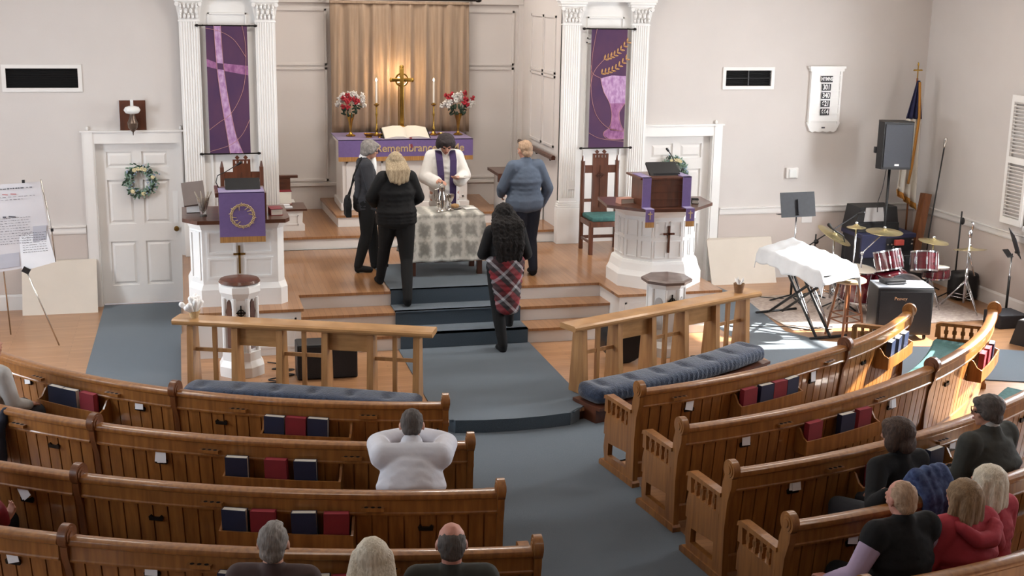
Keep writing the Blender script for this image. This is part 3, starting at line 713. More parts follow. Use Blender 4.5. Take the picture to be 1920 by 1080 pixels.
# high backed chairs
def chair(x, y, label):
    t = thing('clergy_chair', label, 'chair', (x, y, L2), 0, 'high backed carved chairs beside the pulpit and lectern')
    W2 = .235
    for s in (-1, 1):
        build('rear_post', G().bx(s*W2-.024, s*W2+.024, .20, .25, 0, 1.16, .004).cyl((s*W2, .225, 1.16), (s*W2, .225, 1.23), .022, .008, 8), 'walnut_red', t, smooth='auto')
        build('leg', G().bx(s*W2-.026, s*W2+.026, -.22, -.17, 0, .44, .004), 'walnut_red', t)
        build('side_stretcher', G().bx(s*W2-.012, s*W2+.012, -.18, .21, .14, .17), 'walnut_red', t)
    g = G().bx(-.105, .105, .205, .24, .42, 1.20)
    for k in range(5): g.bx(-.105+k*.045, -.105+k*.045+.03, .205, .24, 1.20, 1.235)
    g.bx(-.105, .105, .205, .24, 1.235, 1.25)
    for k in range(2): g.box((-.05+.1*k, .222, 1.275), (.04, .03, .04), (0, 45, 0))
    g.bx(-.105, .105, .195, .205, .42, .5)
    build('back_splat', g, 'walnut_red', t)
    g = G().bx(-.006, .006, .196, .205, .55, 1.1).bx(-.06, .06, .196, .205, .965, .977)
    g.sweep([(.032, 0), (.042, 0), (.042, .009), (.032, .009)], [((0, .196, .97), (math.cos(a), 0, math.sin(a)), (0, 1, 0)) for a in [2*PI*k/20 for k in range(21)]])
    build('carved_cross', g, 'walnut', t)
    for z in (1.0, .62): build('back_rail', G().bx(-W2, W2, .213, .235, z, z+(.1 if z == 1.0 else .04)), 'walnut_red', t)
    build('seat_frame', G().bx(-W2-.02, W2+.02, -.23, .25, .36, .43, .004), 'walnut_red', t)
    build('front_stretcher', G().bx(-W2, W2, .19, .21, .14, .18), 'walnut_red', t)
    build('cushion', G().bx(-W2, W2, -.23, .2, .43, .49, .02), 'cushion_teal', t, smooth='auto')
chair(.67, 15.47, 'dark carved high backed chair behind the lectern under the cross banner')
chair(5.25, 15.47, 'dark carved high backed chair with teal seat left of the pulpit')

# lectern (left)
def prism(g, pts, z0, z1, s0=1, s1=1, c=(0, 0)):
    A = [g.bm.verts.new((c[0]+(x-c[0])*s0, c[1]+(y-c[1])*s0, z0)) for x, y in pts]; B = [g.bm.verts.new((c[0]+(x-c[0])*s1, c[1]+(y-c[1])*s1, z1)) for x, y in pts]
    n = len(A); g.bm.faces.new(A[::-1]); g.bm.faces.new(B)
    for k in range(n): g.bm.faces.new((A[k], A[(k+1) % n], B[(k+1) % n], B[k]))
    return g
def face_panel(g, p, q, z0, z1, out=.012, w_=.022, ins=.05):
    """raised moulding rectangle on the vertical face from p to q"""
    p, q = Vector((*p, 0)), Vector((*q, 0)); d = (q-p).normalized(); n = Vector((d.y, -d.x, 0)); L = (q-p).length
    def b(a0, a1, c0, c1):
        P = [p+d*a0, p+d*a1]; g.poly([P[0]+Vector((0, 0, c0)), P[1]+Vector((0, 0, c0)), P[1]+Vector((0, 0, c1)), P[0]+Vector((0, 0, c1))], None, out, n)
    b(ins, ins+w_, z0, z1); b(L-ins-w_, L-ins, z0, z1); b(ins+w_, L-ins-w_, z0, z0+w_); b(ins+w_, L-ins-w_, z1-w_, z1)
def latin_cross(g, x, y, z0, z1, w_=.022, arm=.07, armz=.7):
    g.bx(x-w_/2, x+w_/2, y-.018, y, z0, z1); z = z0+(z1-z0)*armz; g.bx(x-arm, x+arm, y-.018, y, z-w_/2, z+w_/2)
t = thing('lectern', 'white panelled lectern with a dark wooden desk on the left of the chancel', 'lectern', (.5, 13.8, L2))
ol = [(.14, 13.42), (.92, 13.42), (.99, 13.5), (.99, 14.15), (.02, 14.15), (.02, 13.62)]; c = (.5, 13.8)
g = prism(G(), ol, L2, .80, 1.06, 1.06, c); prism(g, ol, .80, .86, 1.06, 1.0, c); prism(g, ol, .86, 1.48, 1, 1, c); prism(g, ol, 1.44, 1.52, 1.0, 1.07, c)
for a, b in ((.16, .52), (.54, .90)):
    face_panel(g, (a, 13.42), (b, 13.42), .92, 1.14, ins=.03); face_panel(g, (a, 13.42), (b, 13.42), 1.18, 1.42, ins=.03)
face_panel(g, (.02, 13.62), (.14, 13.42), .9, 1.42, ins=.03)
build('body', g, 'bright_white', t, world=True)
g = G(); latin_cross(g, .52, 13.42, .97, 1.27, .022, .062); build('cross', g, 'dull_brass', t, world=True)
g = prism(G(), [(.1, 13.3), (1.0, 13.3), (1.05, 13.4), (1.05, 14.2), (-.05, 14.2), (-.05, 13.5)], 1.52, 1.56); build('desk_top', g, 'walnut', t, world=True)
g = G().bx(.33, .81, 13.32, 13.8, 1.56, 1.84, .004).bx(.29, .34, 13.31, 13.82, 1.80, 1.85, .004); build('reading_desk', g, 'walnut_red', t, world=True)
g = G().box((.58, 13.52, 1.885), (.36, .20, .03), (38, 0, 0)).box((.58, 13.45, 1.845), (.34, .05, .03)); build('book_ledge', g, 'black_plastic', t, world=True)
t = thing('lectern_hanging', 'purple lectern hanging with a gold crown of thorns and fringe', 'hanging', (.565, 13.4, 1.35))
g = G().bx(.325, .79, 13.275, 13.288, 1.39, 1.855).bx(.325, .79, 13.275, 13.6, 1.85, 1.858); build('cloth', g, 'purple', t, world=True)
build('fringe', G().bx(.325, .79, 13.273, 13.29, 1.33, 1.39), 'gold_fringe', t, world=True)
g = G(); random.seed(2)
for q in range(3):
    pts = []
    for k in range(41):
        a = 2*PI*k/40; r = .115+.012*math.sin(a*7+q*2.1)
        pts.append((.56+r*math.cos(a), 13.272, 1.61+r*math.sin(a)))
    g.tube(pts, .0045, 5)
for k in range(14):
    a = 2*PI*k/14+.1; r0, r1 = .105, .105+random.choice((-.04, .035)); b = a+.2
    g.tube([(.56+r0*math.cos(a), 13.271, 1.61+r0*math.sin(a)), (.56+r1*math.cos(b), 13.271, 1.61+r1*math.sin(b))], .004, 5)
build('thorn_crown', g, 'gold_thread', t, smooth=True, world=True)
t = thing('gooseneck_microphone', 'thin black gooseneck microphone curving over the lectern', 'microphone', (.34, 13.6, 1.86))
build('stem', G().tube([(0, 0, -.01), (-.03, -.02, .06), (-.01, -.02, .13), (.08, -.01, .17), (.2, 0, .24)], .005, 6), 'black_plastic', t, smooth=True)
build('head', G().cap((.2, 0, .24), (.235, 0, .262), .012, .014), 'black_plastic', t, smooth=True)
t = thing('music_folder', 'grey brown music folder leaning on the left end of the lectern', 'folder', (.08, 13.85, 1.56))
build('folder', G().box((0, 0, .2), (.23, .03, .28), (-38, -6, 0)), 'page_gray' if 0 else mat('folder_grey', '6f6460', .7, var=.1), t); build('prop', G().box((0, .02, .06), (.16, .12, .11)), 'bright_white', t)
t = thing('glass_vase', 'small clear glass vase with pale stems at the left of the lectern desk', 'vase', (.17, 13.6, 1.56))
gm = mat('clear_glass', 'eeeae4', .06); gm.node_tree.nodes['Principled BSDF'].inputs['Transmission Weight'].default_value = .92; build('glass', G().lathe([(0, 0), (.04, 0), (.03, .02), (.045, .1), (.07, .2), (.065, .2), (.04, .1), (0, .03)], n=16), gm, t, smooth='auto')
g = G()
for k in range(7): a = k*.9; g.tube([(0, 0, .05), (.04*math.cos(a), .04*math.sin(a), .16), (.09*math.cos(a), .05*math.sin(a), .26)], .006, 5)
build('stems', g, 'leaf_pale' if 0 else mat('pale_stem', 'a59a8d', .8, var=.2), t, smooth=True)
def flatbook(x, y, z, rz, m, label, size=(.2, .15, .05), grp=None):
    t = thing('book', label, 'book', (x, y, z), rz, grp); a, b, c_ = size
    build('cover', G().bx(-a/2, a/2, -b/2, b/2, 0, .006).bx(-a/2, a/2, -b/2, b/2, c_-.006, c_).bx(-a/2, -a/2+.006, -b/2, b/2, .006, c_-.006), m, t)
    build('pages', G().bx(-a/2+.006, a/2-.006, -b/2+.006, b/2-.006, .006, c_-.006), 'page', t)
flatbook(.92, 13.62, 1.56, 5, 'book_red', 'red book lying at the right end of the lectern desk', (.13, .2, .07))

# pulpit (right)
t = thing('pulpit', 'white octagonal pulpit with a dark wooden desk on the right of the chancel', 'pulpit', (5.27, 13.77, L2))
c = (5.31, 13.78); Ro = .53
def octa(r, c=c, rot=22.5): return [(c[0]+r*math.cos(R(rot+45*k)), c[1]+r*math.sin(R(rot+45*k))) for k in range(8)]
g = G()
for r0, r1, z0, z1 in ((.555, .555, L2, .76), (.555, .525, .76, .82), (.525, .505, .82, .90), (.505, .49, .90, .93), (.47, .47, .93, 1.46), (.47, .52, 1.44, 1.50), (.52, .55, 1.50, 1.54)):
    prism(g, octa(1), z0, z1, r0, r1, c) if 0 else prism(g, [(c[0]+(x-c[0]), c[1]+(y-c[1])) for x, y in octa(1)], z0, z1, r0, r1, c)
o8 = octa(.47)
for k in range(8):
    p, q = o8[(k+1) % 8], o8[k]; mid = ((p[0]+q[0])/2, (p[1]+q[1])/2)
    p, q = (q, p)
    if mid[1] > c[1]+.2: continue
    h = ((p[0]+q[0])/2, (p[1]+q[1])/2)
    for a, b in ((p, h), (h, q)):
        face_panel(g, a, b, .97, 1.17, .009, .013, .02); face_panel(g, a, b, 1.21, 1.40, .009, .013, .02)
build('body', g, 'bright_white', t, world=True)
fy = c[1]-.47*math.cos(R(22.5))
g = G(); latin_cross(g, c[0], fy-.01, 1.04, 1.35, .022, .066); build('cross', g, 'walnut_red', t, world=True)
g = prism(G(), [(4.63, 13.55), (4.98, 13.17), (5.52, 13.14), (5.9, 13.5), (5.93, 13.95), (4.7, 14.1)], 1.54, 1.575); build('desk_top', g, 'walnut', t, world=True)
g = G().bx(4.98, 5.46, 13.30, 13.72, 1.575, 1.89, .004).bx(4.92, 5.50, 13.27, 13.76, 1.89, 1.915, .004)
for z in (1.66, 1.74, 1.82): g.bx(5.0, 5.44, 13.292, 13.30, z, z+.006)
build('reading_desk', g, 'walnut_red', t, world=True)
g = G().box((5.27, 13.5, 1.965), (.36, .24, .03), (36, 0, 0)).box((5.29, 13.44, 1.925), (.31, .05, .03)); build('book_ledge', g, 'black_plastic', t, world=True)
def stole(x, label):
    t = thing('pulpit_stole', label, 'hanging', (x, 13.25, 1.6), 0, 'purple strips hanging over the pulpit desk')
    build('cloth', G().bx(x-.05, x+.05, 13.245, 13.258, 1.575, 1.925).bx(x-.05, x+.05, 13.245, 13.6, 1.917, 1.925).bx(x-.05, x+.05, 13.12, 13.25, 1.577, 1.585).bx(x-.05, x+.05, 13.112, 13.125, 1.44, 1.585), 'purple', t, world=True)
    build('fringe', G().bx(x-.05, x+.05, 13.110, 13.127, 1.38, 1.44), 'gold_fringe', t, world=True)
    g = G(); latin_cross(g, x, 13.125, 1.47, 1.56, .01, .025); build('cross', g, 'gold_thread', t, world=True)
stole(4.99, 'left purple strip with gold fringe hanging over the pulpit desk'); stole(5.47, 'right purple strip with gold fringe hanging over the pulpit desk')
t = thing('gooseneck_microphone', 'thin black gooseneck microphone rising above the pulpit desk', 'microphone', (5.44, 13.6, 1.915))
build('stem', G().tube([(0, 0, 0), (.01, 0, .1), (-.02, -.02, .17), (-.09, -.04, .26)], .0055, 6), 'black_plastic', t, smooth=True)
build('head', G().cap((-.09, -.04, .26), (-.115, -.05, .285), .012, .014), 'black_plastic', t, smooth=True)
flatbook(4.87, 13.62, 1.575, 10, mat('salmon_cover', 'b8897a', .7), 'thick pale book lying at the left end of the pulpit desk', (.17, .13, .06))
flatbook(5.68, 13.5, 1.575, -20, 'cloth_black', 'small dark book at the right end of the pulpit desk', (.08, .13, .05))

# fonts
def celtic(g, x, y, z, s=1):
    g.bx(x-.006*s, x+.006*s, y-.012, y, z-.1*s, z+.075*s).bx(x-.055*s, x+.055*s, y-.012, y, z-.006*s, z+.006*s)
    g.sweep([(.028*s, 0), (.036*s, 0), (.036*s, .012), (.028*s, .012)], [((x, y-.012, z), (math.cos(a), 0, math.sin(a)), (0, 1, 0)) for a in [2*PI*k/20 for k in range(21)]])
t = thing('baptismal_font', 'slim white octagonal font with brown lancet openings and a brown lid', 'font', (.48, 12.62, L1))
c0 = (0, 0); unit = octa(1, c0)
g = G()
for r0, r1, z0, z1 in ((.235, .235, 0, .10), (.235, .20, .10, .16), (.20, .20, .16, .25), (.165, .165, .25, .80), (.165, .215, .78, .86), (.215, .215, .86, .92), (.215, .195, .92, .935)): prism(g, unit, z0, z1, r0, r1, c0)
for k in range(8):
    a = R(22.5+45*k); g.loft([((.17*math.cos(a), .17*math.sin(a), .2), .022), ((.17*math.cos(a), .17*math.sin(a), .8), .022)], 8)
build('body', g, 'bright_white', t)
g = G()
for k in (1, 3, 5, 7):
    a = R(45*k); ca, sa = math.cos(a), math.sin(a); rr = .165*math.cos(R(22.5))
    o_ = [(-.028, .28), (.028, .28), (.028, .62), (.042, .66), (.028, .70), (.022, .76), (0, .79), (-.022, .76), (-.028, .70), (-.042, .66), (-.028, .62)]
    g.poly([(ca*rr - sa*u, sa*rr + ca*u, z) for u, z in o_], None, .012, (ca, sa, 0))
build('lancet_opening', g, 'walnut', t)
g = G(); celtic(g, 0, -.156, .66); build('cross', g, 'dark_metal', t)
build('lid', G().lathe([(0, .935), (.19, .935), (.205, .95), (.19, .975), (.13, .985), (0, .99)], n=28), 'walnut_red', t, smooth='auto')
t = thing('baptismal_font', 'wide white octagonal stand with a brown octagonal top behind the right rail', 'font', (4.97, 12.48, L1))
g = G()
for r0, r1, z0, z1 in ((.24, .24, 0, .10), (.24, .2, .10, .16), (.195, .195, .16, .74), (.2, .235, .74, .80)): prism(g, unit, z0, z1, r0, r1, c0)
for k in range(8):
    a = R(22.5+45*k); g.loft([((.195*math.cos(a), .195*math.sin(a), .16), .018), ((.195*math.cos(a), .195*math.sin(a), .74), .018)], 8)
build('body', g, 'bright_white', t)
g = G()
for k in (1, 3, 5, 7):
    a = R(45*k); ca, sa = math.cos(a), math.sin(a); rr = .195*math.cos(R(22.5))
    pts = [(-.045, .3), (.045, .3)]+[(.045*math.cos(R(q)), .58+.07*math.sin(R(q))) for q in range(0, 181, 20)]
    g.poly([(ca*rr - sa*u, sa*rr + ca*u, z) for u, z in pts], None, .008, (ca, sa, 0))
build('arched_panel', g, 'page_gray', t)
g = G(); celtic(g, 0, -.182, .62, .9); build('cross', g, 'dark_metal', t)
g = G(); prism(g, unit, .80, .83, .27, .275, c0); prism(g, unit, .83, .845, .275, .25, c0); build('top', g, mat('lid_grey', '6e5f5a', .4, col2='5a4a44', vscale=(6, 6, 6), coat=.4), t)

# banners
def banner(xc, label, draw):
    t = thing('hanging_banner', label, 'banner', (xc, YB-.13, 1.9), 0, None)
    W_, H_ = .49, 1.55; y = 0
    build('cloth', G().bx(-W_/2, W_/2, -.004, .004, 0, H_), 'banner_plum', t)
    for z, e in ((H_, .10), (0, .10)):
        g = G().cyl((-W_/2-e, -.0, z), (W_/2+e, 0, z), .009)
        for s in (-1, 1): g.ell((s*(W_/2+e), 0, z), (.026, .017, .017))
        if z: [g.box((s*(W_/2+.03), .04, z), (.012, .09, .02)) for s in (-1, 1)]
        build('rod', g, 'dark_metal', t, smooth='auto')
    P = lambda u, v: ((u-.5)*W_, (1-v)*H_)
    def shape(name, pts, m, th=.002, y=-.006): build(name, G().flat([P(u, v) for u, v in pts], y, th), m, t)
    def line(name, pts, m='banner_line', r=.0028):
        pp = []
        for i in range(len(pts)-1):
            p0 = Vector(pts[max(i-1, 0)]); p1 = Vector(pts[i]); p2 = Vector(pts[i+1]); p3 = Vector(pts[min(i+2, len(pts)-1)])
            for k in range(6):
                s = k/6; q = .5*((2*p1)+(p2-p0)*s+(2*p0-5*p1+4*p2-p3)*s*s+(-p0+3*p1-3*p2+p3)*s**3); pp.append(q)
        pp.append(Vector(pts[-1]))
        build(name, G().tube([(P(*q)[0], -.008, P(*q)[1]) for q in pp], r, 5), m, t, smooth=True)
    draw(shape, line); return t
def d1(shape, line):
    shape('cross_band', [(.20, 0), (.365, 0), (.40, .29), (.49, .56), (.65, .85), (.82, 1), (.49, 1), (.43, .85), (.31, .56), (.235, .29)], 'banner_pale')
    shape('cross_arm', [(0, .256), (.235, .285), (.25, .335), (0, .315)], 'banner_mauve'); shape('cross_arm', [(.39, .29), (1, .31), (1, .383), (.43, .35)], 'banner_mauve')
    shape('dark_square', [(.25, .287), (.39, .292), (.41, .34), (.26, .335)], 'banner_plum', .003, -.008)
    line('gold_line', [(.0, .02), (.35, .045), (.68, .11), (.95, .24)]); line('gold_line', [(.88, 0), (.95, .15), (.93, .37), (.82, .53), (.55, .68), (.25, .75), (0, .81)])
    line('gold_line', [(1, .73), (.8, .85), (.5, .93), (0, .98)])
    line('gold_line', [(.20, 0), (.235, .29), (.31, .56), (.43, .85), (.49, 1)]); line('gold_line', [(.365, 0), (.40, .29), (.49, .56), (.65, .85), (.82, 1)])
def d2(shape, line):
    shape('oval_field', [(.2, 0), (.1, .2), (.06, .4), (.12, .6), (.3, .76), (.55, .86), (1, .86), (1, .46), (.35, .45), (.3, .3), (.3, .1)], 'banner_plum', .001, -.005)
    shape('chalice_bowl', [(.28, .41), (.6, .385), (1, .39), (1, .62), (.56, .62), (.38, .52)], 'banner_pale'); shape('chalice_stem', [(.56, .62), (1, .62), (.85, .70), (.88, .78), (1, .86), (.6, .85), (.63, .72)], 'banner_mauve')
    shape('chalice_foot', [(.55, .83), (1, .86), (1, .925), (.6, .925), (.4, .89), (.42, .865)], 'banner_mauve')
    for (x0, y0, x1, y1) in ((.37, .25, .99, .105), (.3, .37, .97, .245)):
        g = G(); n = 8; W_, H_ = .49, 1.55
        for k in range(n):
            s = k/(n-1); px, py = ((x0+(x1-x0)*s)-.5)*W_, (1-(y0+(y1-y0)*s+.03*math.sin(s*3)))*H_
            for a in (-8, 78): g.ell((px+.030*math.cos(R(a)), -.007, py+.030*math.sin(R(a))), (.038, .003, .013), Matrix.Rotation(R(-a), 3, 'Y'), 1)
        build('wheat_ear', g, 'wheat', bpy.data.objects[t_name[0]] if 0 else BT[0], smooth=True)
    line('gold_line', [(.14, 0), (.04, .2), (.02, .36), (.04, .55), (.2, .72), (.55, .83), (1, .86)]); line('gold_line', [(.0, .87), (.35, .92), (1, .945)])
    line('gold_line', [(.0, .48), (.1, .35), (.37, .25)]); line('gold_line', [(0, .30), (.06, .37), (.3, .41)]); line('gold_line', [(1, .62), (.84, .70), (.9, .80), (1, .85)]); line('gold_line', [(.28, .41), (.38, .52), (.56, .62), (.63, .72), (.58, .82), (.42, .865), (.45, .905), (.6, .925), (1, .925)])
BT = []
_th = thing
def thing(name, label, cat, loc=(0, 0, 0), rotz=0, group=None):
    o = _th(name, label, cat, loc, rotz, group); BT[:] = [o]; return o
banner(.555, 'plum banner with a slanting pale cross and thin gold arcs', d1)
banner(5.43, 'plum banner with wheat ears above a pale chalice', d2)

# hymn board
t = thing('hymn_board', 'white wooden hymn board with black number cards on the back wall', 'hymn board', (8.64, YB, 2.06))
g = G().bx(-.235, .235, -.03, 0, .12, .84).bx(-.27, .27, -.07, 0, .88, .91).bx(-.255, .255, -.055, 0, .84, .88)
g.flat([(-.25, .14), (.25, .14), (.25, .12), (.2, .02), (.16, .0), (.12, .015), (.06, .0), (0, .015), (-.06, 0), (-.12, .015), (-.16, 0), (-.2, .02), (-.25, .12)], -.035, .035)
g.bx(-.235, -.205, -.045, -.03, .12, .84).bx(.205, .235, -.045, -.03, .12, .84)
for k in range(7): g.bx(-.205, .205, -.045, -.03, .15+k*.105, .162+k*.105)
build('board', g, 'bright_white', t)
for k, s in enumerate(('HYMNS', '301', '340', '621', '664')):
    z = .735-k*.113; w_ = .175 if k == 0 else .135
    c_ = build('number_card', G().bx(-w_/2, w_/2, -.05, -.045, z-.045, z+.045), 'sign_black', t)
    text_mesh('numerals', s, 'bright_white', c_, .088 if k else .062, Matrix.Translation((0, -.052, z)) @ FACE @ Matrix.Diagonal((.85, 1.1, 1, 1)), .001, bold=.002)
build('label_plate', G().bx(-.025, .025, -.042, -.036, .055, .075), 'ink_grey', t)
# wall oil lamp above the left door
t = thing('wall_lamp', 'old oil lamp with a white glass globe on a dark board above the left door', 'lamp', (-.585, YB, 2.17))
build('backing_board', G().bx(-.155, .155, -.02, 0, 0, .38, .004).bx(.06, .075, -.026, -.02, .03, .35), 'walnut_red', t)
build('globe', G().lathe([(.03, .225), (.08, .24), (.1, .275), (.08, .31), (.035, .325)], (0, -.13, 0), 24), 'glass_white', t, smooth=True)
build('chimney', G().lathe([(.02, .32), (.018, .38), (.02, .40), (.016, .40), (.014, .33)], (0, -.13, 0), 14), 'glass_white', t, smooth=True)
build('oil_font', G().lathe([(0, .0), (.02, .02), (.055, .06), (.065, .12), (.04, .17), (.03, .225), (0, .225)], (0, -.13, 0), 18).tube([(0, -.13, .1), (0, -.02, .1)], .01), mat('lamp_font', '75655a', .3, metal=.6, var=.4, vscale=(20, 20, 20)), t, smooth='auto')
build('finial', G().cyl((0, -.13, -.03), (0, -.13, .02), .004, .008), 'dark_metal', t)
# wreaths
def wreath(x, z, label, seed):
    random.seed(seed)
    t = thing('door_wreath', label, 'wreath', (x, YB+.03, z), 0, 'wreaths on the two doors')
    gl, gp, gb = G(), G(), G()
    gl.lathe([(0, 0)]*1+[(.001, .001)], n=3) if 0 else None
    for k in range(330):
        a = random.uniform(0, 2*PI); r = random.gauss(.155, .028); p = (r*math.cos(a), -random.uniform(0, .05), r*math.sin(a))
        q = random.random(); g_ = gl if q < .25 else gp if q < .72 else gb
        if g_ is gb: g_.ell(p, (.012,)*3, None, 1)
        else: g_.ell(p, (.03, .008, .012), Euler((random.uniform(-1, 1), random.uniform(0, 6), random.uniform(-1, 1))).to_matrix(), 1)
    for k in range(11):
        a = random.uniform(0, 2*PI) if k > 3 else 1.57+(k-1.5)*.25; p = Vector((.155*math.cos(a), -.05, .155*math.sin(a)))
        gc = G()
        for q in range(5): b = 2*PI*q/5; gc.ell(p+Vector((.014*math.cos(b), 0, .014*math.sin(b))), (.014, .01, .014), None, 1)
        build('flower', gc, 'flower_cream', t, smooth=True)
    g = G(); g.sweep([(.14, .0), (.165, .0), (.165, .02), (.14, .02)], [((0, -.0, 0), (math.cos(a), 0, math.sin(a)), (0, 1, 0)) for a in [2*PI*k/24 for k in range(25)]])
    build('wreath_ring', g, 'leaf', t); build('dark_leaves', gl, 'leaf', t, smooth=True); build('pale_leaves', gp, 'leaf_pale', t, smooth=True); build('berries', gb, 'berry_blue', t, smooth=True)
wreath(-.535, 1.56, 'pale floral wreath hanging on the left door', 4); wreath(6.47, 1.55, 'pale floral wreath on the right door, partly behind the pulpit', 8)

# choir benches in the altar recess
def bench(x0, x1, y0, y1, label, n=1):
    t = thing('choir_bench', label, 'bench', ((x0+x1)/2, y0, L3))
    g = G().flat([(x0, L3), (x1+.0, L3), (x1, L3+.08), (x1-.03, L3+.11), (x1-.02, L3+.27), (x0, L3+.27)], y0, .03).bx(x0, x1-.06, y0+.03, y1, L3, L3+.26)
    fr(g, x0+.04, x1-.08, L3+.08, L3+.21, y0, .015, .008); build('body', g, 'white_paint', t, world=True)
    build('desk_top', G().bx(x0-.0, x1+.03, y0-.03, y0+.5, L3+.27, L3+.295), 'walnut', t, world=True)
    build('back_rest', G().bx(x0, x1-.12, y0+.7, y0+.74, L3+.25, L3+.60).bx(x0, x1-.02, y0+.68, y0+.76, L3+.60, L3+.635), 'walnut', t, world=True)
bench(1.16, 1.5, 16.62, 17.6, 'white choir bench with a dark top left of the altar')
flatbook(1.25, 16.72, L3+.296, 0, 'paper', 'white booklet lying at the front of the choir bench top', (.2, .1, .012)); flatbook(1.25, 16.9, L3+.296, 0, 'paper', 'white booklet lying behind another on the choir bench top', (.16, .1, .012))
flatbook(1.27, 17.07, L3+.296, 0, 'book_red', 'stack of dark red books at the rear of the choir bench top', (.2, .15, .17))
t = thing('choir_bench', 'dark topped bench end right of the altar, partly behind a person', 'bench', (4.5, 16.9, L3))
build('body', G().bx(4.27, 4.83, 16.9, 17.5, L3, 1.36), 'white_paint', t, world=True); build('desk_top', G().bx(4.17, 4.84, 16.85, 17.5, 1.42, 1.46).bx(4.17, 4.21, 16.85, 16.9, 1.34, 1.42), 'walnut', t, world=True)
build('riser', G().bx(4.3, 4.8, 16.92, 17.4, 1.36, 1.42), 'white_paint', t, world=True)
# wall boxes
t = thing('thermostat', 'small white thermostat box on the back wall above the music stand', 'thermostat', (8.22, YB, 1.42)); build('body', G().bx(-.09, .09, -.04, 0, 0, .15, .01), 'white_paint', t); build('clear_cover', G().bx(-.055, .055, -.06, -.04, .01, .13, .01), 'glass_white', t)
o = build('wall_plate', G().bx(-.08, .08, -.012, 0, 0, .13, .003), 'white_paint'); o.location = (8.5, YB-.006, .78); tag(o, 'white blank wall plate below the chair rail', 'wall plate')
o = build('wall_plate', G().bx(-.04, .04, -.012, 0, 0, .12, .003), 'white_paint', None); o.location = (4.97, YB-.11, 1.35); tag(o, 'small light switch plate on the pilaster right of the altar recess', 'wall plate')
# ================================================================ COMMUNION RAILS AND KNEELERS
def comm_rail(a, b, label):
    a, b = Vector((*a, 0)), Vector((*b, 0)); d = b-a; L = d.length; ang = math.atan2(d.y, d.x)
    t = thing('communion_rail', label, 'rail', ((a+b)/2).to_tuple()[:2]+(L1,), math.degrees(ang), 'light oak communion rails')
    h = .72
    g = G().sweep([(-.11, 0), (.11, 0), (.12, .02), (.12, .04), (.10, .055), (-.10, .055), (-.12, .04), (-.12, .02)], [((x, 0, h-.055), (0, 1, 0), (0, 0, 1)) for x in (-L/2, L/2)]); build('top_rail', g, 'light_oak', t)
    g = G().bx(-L/2+.1, L/2-.1, -.02, .02, h-.075, h-.055); build('under_rail', g, 'light_oak', t)
    xs = [-L/2+.16+k*(L-.32)/5 for k in range(6)]
    for x in xs:
        build('post', G().poly([(x-.022, -.10, 0), (x+.022, -.10, 0), (x+.022, .10, 0), (x-.022, .10, 0)], None, .001) if 0 else
              prismT(x, .03, .115, .03, .07, 0, h-.07), 'light_oak_post', t)
    for k in (1, 3): build('panel', G().bx(xs[k]+.03, xs[k+1]-.03, -.012, .012, h-.25, h-.07), 'light_oak', t)
    for k in (0, 2, 4):
        xm = (xs[k]+xs[k+1])/2; g = G().bx(xm-.02, xm+.02, -.018, .018, 0, h-.07).bx(xs[k]+.03, xs[k+1]-.03, -.012, .012, h-.33, h-.295); build('cross_mullion', g, 'light_oak_post', t)
    return t
def prismT(x, hx0, hy0, hx1, hy1, z0, z1):
    g = G(); A = [g.bm.verts.new((x+sx*hx0, sy*hy0, z0)) for sx, sy in ((-1, -1), (1, -1), (1, 1), (-1, 1))]; B = [g.bm.verts.new((x+sx*hx1, sy*hy1, z1)) for sx, sy in ((-1, -1), (1, -1), (1, 1), (-1, 1))]
    g.bm.faces.new(A[::-1]); g.bm.faces.new(B)
    for k in range(4): g.bm.faces.new((A[k], A[(k+1) % 4], B[(k+1) % 4], B[k]))
    return g
comm_rail((-.14, 12.22), (2.2, 11.28), 'light oak communion rail left of the aisle, slim white font behind it')
comm_rail((3.48, 11.22), (5.88, 12.24), 'light oak communion rail right of the aisle, above the puffy kneeler')
